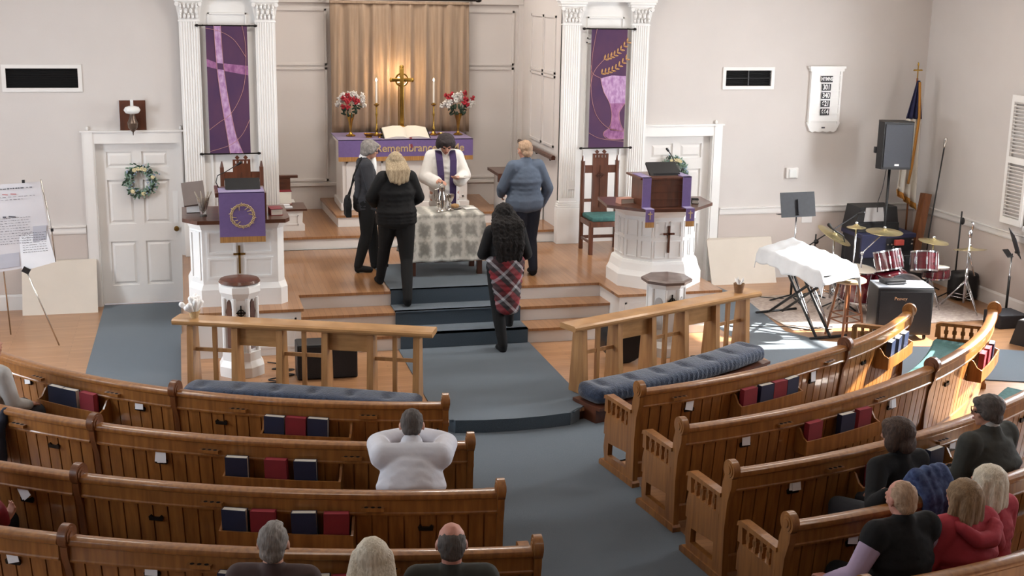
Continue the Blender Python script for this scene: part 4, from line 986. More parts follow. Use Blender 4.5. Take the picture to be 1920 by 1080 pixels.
def kneeler(path, label, w_=.38, hh=.085):
    """padded cushion on a wooden base following plan points"""
    P = [Vector((x, y, 0)) for x, y in path]; mid = P[len(P)//2]
    t = thing('kneeler', label, 'kneeler', (mid.x, mid.y, 0))
    fr_ = []
    for i, p in enumerate(P):
        d = (P[min(i+1, len(P)-1)]-P[max(i-1, 0)]).normalized(); fr_.append((p, Vector((-d.y, d.x, 0))))
    g = G().sweep([(-w_/2-.03, .02), (w_/2, .02), (w_/2, .05), (-w_/2-.03, .05)], [(p+Vector((0, 0, L1)), n, Vector((0, 0, 1))) for p, n in fr_]); g.sweep([(-w_/2+.02, 0), (w_/2-.04, 0), (w_/2-.04, .14), (-w_/2+.02, .14)], [(p, n, Vector((0, 0, 1))) for p, n in fr_]); build('base_board', g, 'walnut_red', t, world=True)
    g = G(); NU, NV = 110, 20
    cum = [0]
    for a, b in zip(P, P[1:]): cum.append(cum[-1]+(b-a).length)
    def at(s):
        s = max(0, min(cum[-1]-1e-6, s))
        for i in range(len(P)-1):
            if s <= cum[i+1]: f = (s-cum[i])/(cum[i+1]-cum[i]); return P[i].lerp(P[i+1], f), fr_[i][1].lerp(fr_[i+1][1], f).normalized()
    T = cum[-1]
    def f(u, v):
        s = u*T; p, n = at(s); e = min(1, (1-abs(2*u-1))*T/2/.09); e = math.sqrt(max(0, 1-(1-e)**2))
        a = v*2*PI; ca, sa = math.cos(a), math.sin(a)
        sx = math.copysign(abs(ca)**.55, ca)*w_/2*(.75+.25*e); sz = math.copysign(abs(sa)**.7, sa)*.085
        tuft = 0
        if sa > .2:
            q = (s % .36)-.18; tuft = -.03*math.exp(-(q*q)/.0025-(ca/.35)**2)
        ruf = .006*math.sin(s*95)*abs(ca)**2*(1 if sa < .75 else 0)
        return p+n*(sx*(.3+.7*e)+ruf*(1 if ca > 0 else -1))+Vector((0, 0, L1+.05+hh+sz*hh/.085*e+tuft*e))
    g.grid(f, NU, NV); bmesh.ops.remove_doubles(g.bm, verts=g.bm.verts, dist=1e-4)
    build('cushion', g, 'cushion_navy', t, smooth=True, world=True)
kneeler([(-.08, 12.02), (.6, 11.80), (1.3, 11.5), (2.1, 11.12)][0:4] and [(-.08, 11.88), (.6, 11.63), (1.3, 11.33), (2.02, 10.99)], 'long dark blue kneeler cushion in front of the left communion rail', .34, .055)
kneeler([(3.56, 10.86), (4.1, 11.06), (4.7, 11.32), (5.3, 11.64), (5.78, 11.96)], 'long puffy blue kneeler cushion in front of the right communion rail')
# flower holders on the rails
t = thing('flower_basket', 'white lilies in a small gold basket on the left end of the left rail', 'flowers', (.03, 12.14, L1+.72))
build('basket', G().lathe([(0, 0), (.035, 0), (.06, .07), (.055, .07), (0, .02)], n=16), 'gold_thread', t, smooth='auto')
g = G(); random.seed(1)
for k in range(16):
    a = random.uniform(0, 6.3); r = random.uniform(.02, .1); g.cap((.3*r*math.cos(a), .3*r*math.sin(a), .05), (r*math.cos(a)-.02, r*math.sin(a), .10+random.uniform(0, .1)), .008, .028, 8)
build('lilies', g, 'bright_white', t, smooth=True)
t = thing('tissue_cup', 'brown cup of white tissues on the right end of the right rail', 'cup', (5.66, 12.14, L1+.72))
build('cup', G().lathe([(0, 0), (.045, 0), (.06, .1), (.055, .1), (.04, .01), (0, .01)], n=16), 'wicker', t, smooth='auto')
g = G()
for k in range(5): a = k*1.3; g.poly([(0, 0, .06), (.05*math.cos(a), .05*math.sin(a), .16), (.05*math.cos(a+.7), .05*math.sin(a+.7), .13)], None, .004, (0, 0, 1))
build('tissues', g, 'bright_white', t)
# things on the landing
t = thing('stage_monitor', 'black speaker box on the landing behind the left communion rail', 'speaker', (1.3, 12.36, L1))
build('cabinet', G().bx(-.3, .3, -.14, .14, 0, .36, .015), 'black_plastic', t); build('grille', G().bx(-.28, .28, -.148, -.14, .02, .34), 'black_grille', t)
t = thing('drum_case', 'round black case standing behind the right communion rail', 'case', (4.42, 12.28, L1))
build('shell', G().lathe([(0, -.13), (.22, -.13), (.23, -.12), (.23, .12), (.22, .13), (0, .13)], (0, 0, .23), 28, Matrix.Rotation(R(90), 3, 'X')), 'black_plastic', t, smooth='auto')
t = thing('drum_case', 'large black case behind the right communion rail beside the round one', 'case', (4.75, 12.2, L1)) if 0 else None
random.seed(6)
def cable(name, label, pts, r=.006, m='black_plastic'):
    out = []
    for i in range(len(pts)-1):
        p0, p1, p2, p3 = [Vector(pts[j]) for j in (max(i-1, 0), i, i+1, min(i+2, len(pts)-1))]
        for k in range(6): s = k/6; out.append(.5*((2*p1)+(p2-p0)*s+(2*p0-5*p1+4*p2-p3)*s*s+(-p0+3*p1-3*p2+p3)*s**3))
    out.append(Vector(pts[-1])); o = build(name, G().tube(out, r, 6), m, None, smooth=True); return tag(o, label, 'cable')
z = L1+.007
cable('cable', 'loose black cable coiled on the landing beside the slim font', [(.75, 12.9, z), (.95, 12.75, z), (.78, 12.65, z), (1.0, 12.6, z), (.82, 12.5, z), (.98, 12.42, z), (.72, 12.3, z), (.86, 12.2, z), (.62, 12.2, z)])
cable('cable', 'tangle of black cable on the landing behind the right kneeler', [(4.9, 12.0, z), (5.1, 12.1, z), (5.0, 12.2, z), (5.2, 12.2, z), (5.1, 12.05, z), (5.35, 12.1, z), (5.2, 12.25, z), (5.45, 12.2, z)], .009)

# ================================================================ PEWS
PC = (2.65, 14.4); RR = {1: 5.32, 2: 6.20, 3: 7.08, 4: 7.95, 5: 8.82}
def rad(row, a):
    e = max(0, a-30)
    return RR[row]+(.0088 if row == 1 else .0045)*e
def pf(row, a, r=0, z=0): q = rad(row, a)+r; return Vector((PC[0]+q*math.sin(R(a)), PC[1]-q*math.cos(R(a)), z))
def axes(a): return Vector((math.sin(R(a)), -math.cos(R(a)), 0)), Vector((math.cos(R(a)), math.sin(R(a)), 0))
def lean(z): return -.09+.09*min(1, z/.84)
def swp(g, row, a0, a1, prof, n=None):
    n = n or max(2, int(abs(a1-a0)/1.5)); g.sweep([(a, b) for a, b in prof], [(pf(row, a0+(a1-a0)*k/n), axes(a0+(a1-a0)*k/n)[0], Vector((0, 0, 1))) for k in range(n+1)])
def end_panel(row, a, full=True, side=1):
    """carved pew end in the radial plane at angle a"""
    er, et = axes(a); o = pf(row, a); th = .044; g = G()
    def P(pts, t0=-th/2, t1=th/2): g.poly([o+er*r+Vector((0, 0, z))+et*t0 for r, z in pts], None, t1-t0, et)
    def disc(r, z, rad_, t0, t1, n=22): g.loft([(o+er*r+Vector((0, 0, z))+et*t0, rad_), (o+er*r+Vector((0, 0, z))+et*t1, rad_)], n)
    disc(.0, .857, .07, -.025, .025); disc(0, .857, .052, -.030, .030); disc(0, .857, .03, -.035, .035)
    P([(-.10, .0), (-.015, .0), (-.02, .42), (.0, .62), (.04, .74), (.045, .80), (-.045, .83), (-.075, .74), (-.09, .60), (-.10, .42)])
    if full:
        P([(-.55, .30), (-.10, .30), (-.10, .50), (-.52, .50), (-.545, .42)]); P([(-.52, .06), (-.47, .06), (-.46, .30), (-.53, .30), (-.545, .18)])
        P([(-.47, .06), (-.10, .06), (-.10, .13), (-.47, .13)]); P([(-.15, .13), (-.10, .13), (-.10, .30), (-.15, .30)]); P([(-.47, .24), (-.15, .27), (-.15, .30), (-.47, .30)])
        P([(-.60, 0), (.0, 0), (.0, .05), (-.02, .07), (-.57, .07), (-.60, .05)], -th/2-.012, th/2+.012)
        P([(-.55, .61), (-.54, .645), (-.50, .66), (-.08, .66), (-.08, .63), (-.51, .625)], -th/2-.012, th/2+.012); P([(-.55, .50), (-.49, .50), (-.50, .63), (-.545, .62)])
        P([(-.14, .5), (-.09, .5), (-.085, .64), (-.14, .64)])
        for k in range(4): r = -.44+k*.082; P([(r-.014, .50), (r+.014, .50), (r+.014, .63), (r-.014, .63)], -.014, .014); P([(r-.022, .54), (r+.022, .54), (r+.022, .58), (r-.022, .58)], -.014, .014)
    else:
        P([(-.50, .0), (-.44, .0), (-.44, .42), (-.50, .42)]); P([(-.50, .34), (-.09, .34), (-.09, .42), (-.50, .42)])
    return g
def cards(row, a, z, tilt=0, label='', metal_only=False, parent=None):
    er, et = axes(a); o = pf(row, a, .035+lean(z)+.005, z)
    return o, math.degrees(math.atan2(et.y, et.x))
PEWS = {}
def pew(row, a0, a1, label, ends, racks, cups, clips, cushion=False, oak='pew_oak'):
    """ends: dict angle->'full'|'joint'"""
    mid = (a0+a1)/2; b = pf(row, mid, -.3)
    t = thing('church_pew', label, 'pew', b, 0, 'curved oak pews'); PEWS[(row, round(mid))] = t
    mm = 'pew_oak'
    # boards with grooves
    g = G(); Rm = rad(row, mid); wd = math.degrees(.102/Rm); n = max(1, round((a1-a0)/wd)); da = (a1-a0)/n
    swp(g, row, a0, a1, [(lean(.1)-.012, .1), (lean(.1)+.0, .1), (lean(.74), .74), (lean(.74)-.012, .74)])
    for k in range(n):
        s = a0+k*da+da*.055; e = a0+(k+1)*da-da*.055
        for sa, sb in ((s, e),):
            q = []
            for ang in (sa, sb):
                er, _ = axes(ang); q.append((pf(row, ang), er))
            pr = [(lean(.12), .12), (lean(.12)+.012, .12), (lean(.74)+.012, .74), (lean(.74), .74)]
            g.sweep(pr, [(q[0][0], q[0][1], Vector((0, 0, 1))), (q[1][0], q[1][1], Vector((0, 0, 1)))])
            g.sweep([(a_-.024, z_) for a_, z_ in pr], [(q[0][0], q[0][1], Vector((0, 0, 1))), (q[1][0], q[1][1], Vector((0, 0, 1)))])
    build('back_boards', g, mm, t, world=True)
    g = G(); swp(g, row, a0, a1, [(-.045, .70), (.022, .70), (.024, .712), (.018, .72), (.018, .80), (-.05, .80)])
    swp(g, row, a0, a1, [(-.06, .80), (.02, .80), (.036, .81), (.04, .825), (.034, .842), (.015, .852), (-.03, .852), (-.055, .842), (-.065, .825)])
    build('top_rail', g, mm, t, world=True, smooth='auto')
    g = G(); swp(g, row, a0, a1, [(-.11, .08), (-.045, .08), (-.045, .20), (-.055, .215), (-.11, .215)]); build('bottom_rail', g, mm, t, world=True)
    g = G(); swp(g, row, a0, a1, [(-.55, .40), (-.11, .38), (-.11, .405), (-.55, .435), (-.565, .42)]); swp(g, row, a0, a1, [(-.53, .33), (-.51, .33), (-.51, .41), (-.53, .41)]); build('seat', g, mm, t, world=True)
    for a, k in ends.items(): build('end_panel', end_panel(row, a, k == 'full'), 'pew_oak' if k == 'full' else 'pew_oak_dark', t, world=True, smooth='auto')
    if cushion:
        g = G(); swp(g, row, a0+.5, a1-.5, [(-.55, .435), (-.12, .41), (-.11, .44), (-.13, .47), (-.53, .49), (-.56, .46)]); build('seat_cushion', g, 'cushion_teal', t, world=True, smooth='auto')
    for ra, rb in racks:
        g = G(); swp(g, row, ra, rb, [(.10, .50), (.114, .50), (.114, .60), (.10, .60)], 6); swp(g, row, ra, rb, [(-.05, .485), (.114, .485), (.114, .50), (-.05, .50)], 6)
        for a in (ra, rb):
            er, et = axes(a); o = pf(row, a)
            g.poly([o+er*r+Vector((0, 0, z))-et*.008 for r, z in ((-.02, .485), (.114, .485), (.114, .60), (.07, .62), (.03, .68), (-.01, .70))], None, .016, et)
        build('book_rack', g, mm, t, world=True)
    for a in cups:
        er, et = axes(a); o = pf(row, a, 0, .735); g = G()
        g.poly([o+er*x+et*y for x, y in ((.005, -.075), (.05, -.07), (.05, .07), (.005, .075))], None, .022, (0, 0, 1)); build('cup_holder', g, 'pew_oak', t, world=True)
        g = G()
        for k in (-.042, 0, .042):
            c_ = o+er*.03+et*k+Vector((0, 0, .0225)); g.loft([(c_, .013), (c_+Vector((0, 0, .001)), .013)], 12)
        build('cup_hole', g, 'cloth_black', bpy.data.objects[t.name].children[-1] if 0 else t, world=True)
    for a, z in clips:
        er, et = axes(a); o = pf(row, a, lean(z)+.014, z); g = G()
        g.poly([o+et*u+Vector((0, 0, w_)) for u, w_ in ((-.045, -.016), (.045, -.016), (.05, .01), (.035, .022), (.02, .008), (-.02, .008), (-.035, .022), (-.05, .01))], None, .014, er); build('card_clip', g, 'dark_metal', t, world=True)
    return t
AE = {1: (-8.45, 8.7), 2: (-7.25, 7.5), 3: (-6.35, 6.6), 4: (-5.65, 5.8), 5: (-5.1, 5.3)}
JO = {1: (-31.7, 35.4), 2: (-32.8, 34.6), 3: (-28.7, 28.8), 4: (-25.3, 27), 5: (-24, 26)}
on = {1: 'front', 2: 'second', 3: 'third', 4: 'fourth', 5: 'fifth'}
CU = {1: [-46.9, -37.9, -25.8, -14.8, 12.6, 32.4], 2: [-39.1, -24.3, -14.9, 16.1, 26.5], 3: [-21.2, -12.9, 13.4, 22.5], 4: [-19.5, -11.8], 5: []}
KL = {1: [(-48.7, .67), (-35.3, .65), (-27.5, .62), (13.9, .62), (30.3, .6), (39.5, .6), (-9.5, .62)], 2: [(-36.3, .62), (-27.9, .62), (12.8, .63), (28.5, .62), (38, .6)], 3: [(-32, .62), (-24.4, .6), (-10.2, .6), (10.7, .63), (23.8, .64), (33, .62)], 4: [(-27.9, .65), (-21.6, .66), (9.2, .65)], 5: []}
RK = {1: [(-45.9, -38.6), (-23.5, -16.2), (18.9, 27.0), (42.5, 50)], 2: [(-23.1, -15.6), (17.6, 25.4), (43.5, 51)], 3: [(-20.6, -13.9), (15.0, 23.0)], 4: [(-18.8, -11.5), (16, 23)], 5: []}
LO = {1: -60, 2: -50, 3: -42, 4: -38, 5: -18}; RO = {1: 52.6, 2: 57, 3: 44, 4: 40, 5: 34}
def sel(lst, a, b): return [x for x in lst if a < (x[0] if isinstance(x, tuple) else x) < b]
for row in (1, 2, 3, 4, 5):
    ae, jo = AE[row], JO[row]
    segs = [('left', 'inner', max(jo[0], LO[row]), ae[0]), ('right', 'inner', ae[1], jo[1])]
    if row < 5: segs.append(('left', 'outer', LO[row], jo[0]-.35))
    segs.append(('right', 'outer', jo[1]+.35, RO[row]))
    for sd, io, a0, a1 in segs:
        ends = {}
        if io == 'inner':
            ends[ae[0] if sd == 'left' else ae[1]] = 'full'; ends[jo[0] if sd == 'left' else jo[1]] = 'joint'
            if row == 5 and sd == 'left': ends = {ae[0]: 'full'}
        elif sd == 'right' and row < 3: ends[RO[row]] = 'full'
        lab = {('left', 'inner'): '%s row pew left of the aisle, the section next to the aisle', ('left', 'outer'): '%s row pew left of the aisle, the far left section', ('right', 'inner'): '%s row pew right of the aisle, the section next to the aisle', ('right', 'outer'): '%s row pew right of the aisle, the far right section'}[(sd, io)] % on[row]
        pew(row, a0, a1, 'curved oak '+lab, ends, sel(RK[row], a0, a1), sel(CU[row], a0, a1), sel(KL[row], a0, a1), cushion=(sd == 'right' and io == 'outer' and row < 4))
# hymnals
def hymnal_proto(col):
    t = thing('hymnal', 'x', 'hymn book', (0, 0, 0)); c_ = 'book_red' if col == 'red' else 'book_blue'
    g = G().bx(-.08, .08, .0, .004, 0, .235).bx(-.08, .08, .046, .05, 0, .235).bx(-.08, -.076, .004, .046, 0, .235)
    build('cover', g, c_, t); build('pages', G().bx(-.076, .074, .004, .046, .003, .233), 'book_red_edge' if col == 'red' else 'page', t)
    return t
protos = {'red': hymnal_proto('red'), 'blue': hymnal_proto('blue')}; used = set()
def pos_word(i, n): return ['first', 'second', 'third', 'fourth', 'fifth'][i]
BK = {(1, 'far left rack'): [(-43.9, 'blue'), (-42.2, 'blue'), (-40.2, 'red')], (1, 'rack left of the aisle'): [(-22.5, 'blue'), (-20.7, 'red'), (-18.9, 'blue')],
      (1, 'rack right of the aisle'): [(20.1, 'red'), (22.2, 'blue'), (24.0, 'red'), (25.8, 'blue')], (1, 'far right rack'): [(44, 'blue'), (46, 'blue'), (48, 'blue')],
      (2, 'rack left of the aisle'): [(-22.3, 'blue'), (-19.7, 'red'), (-17.8, 'blue')], (2, 'rack right of the aisle'): [(18.5, 'red'), (21.9, 'blue'), (23.8, 'red')], (2, 'far right rack'): [(45, 'red'), (46.8, 'red'), (48.6, 'blue')],
      (3, 'rack left of the aisle'): [(-19.9, 'blue'), (-18.4, 'red'), (-16.3, 'blue'), (-14.7, 'red')], (3, 'rack right of the aisle'): [(16.2, 'red'), (17.7, 'blue'), (21.3, 'blue')],
      (4, 'rack left of the aisle'): [(-18.1, 'blue'), (-14.6, 'blue'), (-13.4, 'red')]}
for (row, where), lst in BK.items():
    cnt = {c: sum(1 for _, q in lst if q == c) for c in ('red', 'blue')}; seen = {'red': 0, 'blue': 0}
    for a, col in lst:
        er, et = axes(a); p = pf(row, a, .088, .502); rz = math.degrees(math.atan2(et.y, et.x))+(random.uniform(-4, 4)); i = seen[col]; seen[col] += 1
        which = '' if cnt[col] == 1 else (['left', 'right'] if cnt[col] == 2 else ['left', 'middle', 'right'])[i]+' '
        lab = '%s%s hymnal in the %s row pew, %s' % ((which, col, on[row], where) if which else ('only ', col, on[row], where))
        grp = 'hymnals in the pew racks'
        if col not in used: t = protos[col]; used.add(col); t.location = p; t.rotation_euler = (0, 0, R(rz)); t['label'] = lab; t['group'] = grp
        else: t = dup(protos[col], p, rz, lab, grp)
        t.rotation_euler = (R(2), R(random.uniform(-2, 2)), R(rz))
# offering envelopes / cards in the clips
def slip(row, a, z, tilt, label, two=False):
    er, et = axes(a); rz = math.atan2(et.y, et.x); p = pf(row, a, lean(z)+.03, z)
    g = G().bx(-.037, .037, -.004, .0, -.01, .12).box((0, -.0045, .07), (.05, .001, .012)) if 0 else G().box((0, 0, .055), (.075, .003, .13), (-7, tilt, 0))
    if two: g.box((.012, -.006, .05), (.07, .003, .12), (-9, tilt-9, 0))
    o = build('pew_card', g, 'paper'); o.location = p; o.rotation_euler = (0, 0, rz); tag(o, label, 'card', 'white cards in the pew backs')
for row, a, z, ti, lab, two in ((1, -48.7, .67, -14, 'narrow white card in the front row pew, far left', 0), (1, -35.3, .66, -4, 'white card in the front row pew just left of its left joint', 0), (1, 13.9, .63, 14, 'white card on the front row pew near the aisle, right side', 0), (1, 30.3, .61, 6, 'white card on the front row pew right of its hymnal rack', 0),
    (2, -27.9, .63, 4, 'cluster of white cards on the second row pew, left side', 1), (2, 12.8, .64, 3, 'white card on the second row pew near the aisle, right side', 0), (2, 28.5, .63, 10, 'tall white card on the second row pew right of its hymnal rack', 1),
    (3, -32.2, .64, -32, 'tilted white card on the third row pew at the far left', 1), (3, 10.7, .65, 8, 'grey white card on the third row pew near the aisle, right side', 1), (3, 23.8, .66, 14, 'tall white card on the third row pew beside the grey haired man', 0),
    (4, -27.9, .66, -16, 'white card on the fourth row pew at the far left', 0), (4, -21.6, .67, 0, 'white card on the fourth row pew left of its hymnal rack', 0), (4, 9.2, .66, 10, 'grey card on the fourth row pew near the aisle, right side', 0)):
    slip(row, a, z, ti, lab, two)
# ================================================================ BAND CORNER
t = thing('keyboard', 'keyboard on an X stand completely covered with a white cloth', 'keyboard', (7.2, 13.5, 0))
A, B, C_, D = Vector((6.83, 14.2, .89)), Vector((6.97, 12.72, .86)), Vector((7.46, 12.78, .92)), Vector((7.20, 14.06, 1.02))
def kf(u, v):
    p = A.lerp(B, u).lerp(D.lerp(C_, u), max(0, min(1, (v-.3)/.5)))
    if v < .3: e = (.3-v)/.3; p = p+Vector((-.03*e-.015*math.sin(u*31)*e, -.02*e, -.17*e-.02*math.sin(u*17)*e))
    if v > .8: e = (v-.8)/.2; p = p+Vector((.03*e, 0, -.2*e))
    p.z += .006*math.sin(u*40+v*8)+.004*math.sin(v*33+u*11)
    if u > .94: p.z -= (u-.94)*2.2; p.y -= .0
    if u < .04: p.z -= (.04-u)*2.5
    return p
build('cloth_cover', G().grid(kf, 70, 30), 'cover_white', t, smooth=True, world=True, solid=.004)
g = G()
g.poly([A+Vector((.03, -.05, -.12)), B+Vector((0.03, .05, -.12)), C_+Vector((-.03, .05, -.16)), D+Vector((-.03, -.05, -.22))], None, .08); build('keyboard_body', g, 'black_plastic', t, world=True)
g = G()
for x, s in ((7.08, 0), (7.26, 0)):
    g.tube([(x, 14.25, .03), (x+.03, 13.1, .72)], .018).tube([(x, 13.0, .03), (x-.0, 14.0, .76)], .018)
    
g.tube([(6.9, 14.25, .02), (7.5, 14.35, .02)], .018).tube([(7.0, 13.0, .02), (7.5, 13.05, .02)], .018)
build('stand', g, 'black_plastic', t, smooth=True, world=True)
g = G()
for x in (7.3, 7.5): g.tube([(x-.12, 14.0, .72), (x-.06, 13.4, .03)], .02)
g.tube([(7.2, 13.4, .02), (7.5, 13.4, .02)], .02); build('stand_leg', g, 'chrome', t, smooth=True, world=True)
t = thing('bar_stool', 'round wooden stool in the sunlight beside the covered keyboard', 'stool', (7.5, 13.1, 0))
build('seat', G().lathe([(0, .66), (.18, .66), (.205, .675), (.205, .695), (.19, .705), (0, .70)], n=32), 'stool_seat', t, smooth='auto')
for k in range(4):
    a = R(45+90*k+10); build('leg', G().cyl((.11*math.cos(a), .11*math.sin(a), .66), (.22*math.cos(a), .22*math.sin(a), 0), .019, .016, 10), 'stool_wood', t, smooth='auto')
for z, r in ((.28, .178), (.20, .19)):
    g = G()
    for k in range(4):
        a, b = R(45+90*k+10), R(135+90*k+10); g.cyl((r*math.cos(a), r*math.sin(a), z), (r*math.cos(b), r*math.sin(b), z), .009)
    build('rung', g, 'stool_wood', t, smooth='auto')
t = thing('bass_amplifier', 'large black amplifier cabinet with grille facing the pews', 'amplifier', (8.14, 13.0, .0), -14)
build('cabinet', G().bx(-.33, .33, -.2, .2, .06, .62, .015), 'black_plastic', t, smooth='auto'); build('grille', G().bx(-.30, .30, -.21, -.2, .09, .58), 'black_grille', t)
build('grey_top', G().bx(-.32, .32, -.19, .19, .62, .632), 'grey_top', t)
text_mesh('badge', 'Peavey', 'silver', t, .055, Matrix.Translation((-.06, -.212, .50)) @ FACE, .001)
for x in (-.27, .27):
    for y in (-.15, .15): build('caster', G().lathe([(0, -.012), (.028, -.012), (.028, .012), (0, .012)], (x, y, .03), 14, Matrix.Rotation(R(90), 3, 'Y')), 'dark_metal', t, smooth='auto')
t = thing('effects_pedal', 'small dark effects unit and leads on top of the black amplifier', 'pedal', (8.06, 13.06, .633)); build('body', G().bx(-.14, .14, -.06, .08, 0, .045, .006), 'black_plastic', t); build('front_panel', G().box((0, -.085, .012), (.24, .05, .01)), 'equipment', t)
# drum rug
o = build('drum_rug', G().bx(7.0, 9.75, 13.42, 15.1, .0, .01), 'rug', None); tag(o, 'pale patterned rug under the drum kit', 'rug')
# drum kit
t = thing('drum_kit', 'dark red drum kit with chrome hardware in the sunny corner', 'drum kit', (8.75, 13.95, .01))
def drum(name, c, ax, r, h, lugs=8, head2=False):
    ax = Vector(ax).normalized(); q = ax.to_track_quat('Z', 'Y').to_matrix()
    d = build(name, G().lathe([(r*.97, 0), (r, 0), (r, h), (r*.97, h)], c, 32, q), 'drum_red', t, smooth='auto', world=True)
    build('drum_head', G().lathe([(0, h), (r*.96, h), (r*.97, h+.004), (0, h+.004)], c, 32, q), 'drum_head', t, smooth='auto', world=True); build('drum_head', G().lathe([(0, -.004), (r*.97, -.004), (r*.96, 0), (0, 0)], c, 32, q), 'drum_head', t, smooth='auto', world=True)
    g = G()
    for z in (-.006, h-.012): g.lathe([(r*.98, z), (r*1.045, z), (r*1.045, z+.02), (r*.98, z+.02), (r*.98, z)], c, 32, q)
    for k in range(lugs):
        a = 2*PI*k/lugs
        for (z0, z1, rr) in ((0, h, .004), (h*.3, h*.7, .012)):
            p = Vector((r*1.03*math.cos(a), r*1.03*math.sin(a), 0)); g.cyl(Vector(c)+q @ (p+Vector((0, 0, z0))), Vector(c)+q @ (p+Vector((0, 0, z1))), rr, None, 6)
    build('hoop', g, 'chrome', t, smooth='auto', world=True)
drum('bass_drum', (8.50, 13.50, .32), (.12, 1, .0), .30, .42)
drum('rack_tom', (8.50, 13.86, .60), (-.12, .3, 1), .165, .24); drum('rack_tom', (8.98, 13.86, .56), (.12, .3, 1), .165, .24)
drum('floor_tom', (8.18, 14.1, .18), (.03, -.12, 1), .2, .4); drum('snare_drum', (9.28, 14.05, .42), (0, .05, 1), .17, .14)
drum('small_tom', (8.62, 13.75, .53), (-.25, -.55, 1), .15, .12) if 0 else None
def stand(g, x, y, z, s=.28):
    g.tube([(x, y, .12), (x, y, z)], .011, 8); g.tube([(x, y, .1), (x, y, z*.55)], .016, 8)
    for k in range(3): a = 2*PI*k/3+.5; g.tube([(x, y, .38), (x+s*math.cos(a), y+s*math.sin(a), .012)], .009, 6); g.tube([(x, y, .16), (x+s*.55*math.cos(a), y+s*.55*math.sin(a), .18)], .006, 6)
def cymbal(x, y, z, r, tilt, label, boom=None):
    c = thing('cymbal_stand', label, 'cymbal', (x, y, .01), 0, 'cymbals around the drum kit')
    g = G(); m = Euler((R(tilt[0]), R(tilt[1]), 0)).to_matrix()
    g.lathe([(0, .035), (.02, .034), (.04, .018), (.05, .012), (r, -.006), (r, -.009), (.05, .008), (0, .03)], (0, 0, z), 36, m); build('cymbal', g, 'cymbal', c, smooth='auto')
    g = G(); bx_, by_ = boom or (0, 0)
    if boom: stand(g, bx_, by_, z-.25); g.tube([(bx_, by_, z-.26), (0, 0, z-.01)], .008, 6); g.ell((bx_, by_, z-.26), (.025,)*3)
    else: stand(g, 0, 0, z-.01)
    g.lathe([(0, 0), (.018, 0), (.018, .03), (0, .04)], (0, 0, z+.03), 10); build('stand', g, 'chrome', c, smooth=True)
cymbal(8.55, 14.15, 1.02, .23, (3, 0), 'large cymbal on a chrome boom behind the rack toms', (-.32, -.05)); cymbal(9.30, 14.2, .86, .19, (4, 4), 'thin cymbal right of the rack toms')
cymbal(9.74, 14.05, .77, .21, (-8, 0), 'yellowish cymbal nearest the right wall'); cymbal(8.02, 14.45, .93, .24, (16, 24), 'brown tilted cymbal left of the drum kit'); cymbal(8.12, 14.1, 1.10, .12, (0, 0), 'small splash cymbal on the tall left stand')
t = thing('drum_hardware', 'chrome mic stand with a shiny clamp behind the yellowish cymbal', 'stand', (9.62, 13.9, .01))
g = G(); stand(g, 0, 0, 1.0, .33); g.tube([(0, 0, .98), (.03, 0, 1.1), (.0, -.02, 1.15)], .016); g.ell((0, 0, 1.0), (.03, .03, .06)); build('pole', g, 'chrome', t, smooth=True)
g = G(); g.tube([(0, 0, .8), (.12, 0, .45)], .012); build('arm', g, 'chrome', t, smooth=True)
t = thing('drum_stool', 'small round drum stool with brown shell left of the floor tom', 'stool', (8.1, 14.55, .01)); build('seat', G().lathe([(0, .38), (.15, .38), (.16, .42), (.13, .45), (0, .45)], n=24), 'black_plastic', t, smooth='auto')
g = G(); stand(g, 0, 0, .38, .25); build('stand', g, 'chrome', t, smooth=True)
# speaker on stand
t = thing('speaker_stand', 'black tripod stand carrying the loudspeaker in the back corner', 'stand', (9.27, 15.35, 0))
g = G().tube([(0, 0, .1), (0, 0, 1.66)], .019); build('pole', g, 'black_plastic', t, smooth=True)
for k in range(3): a = 2*PI*k/3+.4; build('leg', G().tube([(0, 0, .5), (.33*math.cos(a), .33*math.sin(a), .015)], .012), 'black_plastic', t, smooth=True)
t = thing('loudspeaker', 'black loudspeaker on a pole in front of the white and navy flag', 'speaker', (9.27, 15.3, 1.665), -12)
build('cabinet', G().poly([(-.2, -.17, 0), (.2, -.17, 0), (.24, -.05, 0), (.17, .17, 0), (-.17, .17, 0), (-.24, -.05, 0)], None, .63), 'black_plastic', t)
build('grille', G().bx(-.18, .18, -.182, -.17, .03, .60), mat('speaker_grille', '3b3e46', .6, var=.15, vscale=(150, 150, 150)), t); build('badge', G().bx(-.03, .03, -.186, -.182, .05, .075), 'bright_white', t)
for z in (.25, .45): build('side_handle', G().bx(-.25, -.2, -.02, .05, z-.05, z+.03), 'equipment', t) if z < .3 else None
cable('speaker_cable', 'thin black cable hanging from the loudspeaker to the equipment', [(9.18, 15.28, 1.67), (9.16, 15.3, 1.4), (9.12, 15.32, 1.2), (9.14, 15.35, 1.05)], .006)
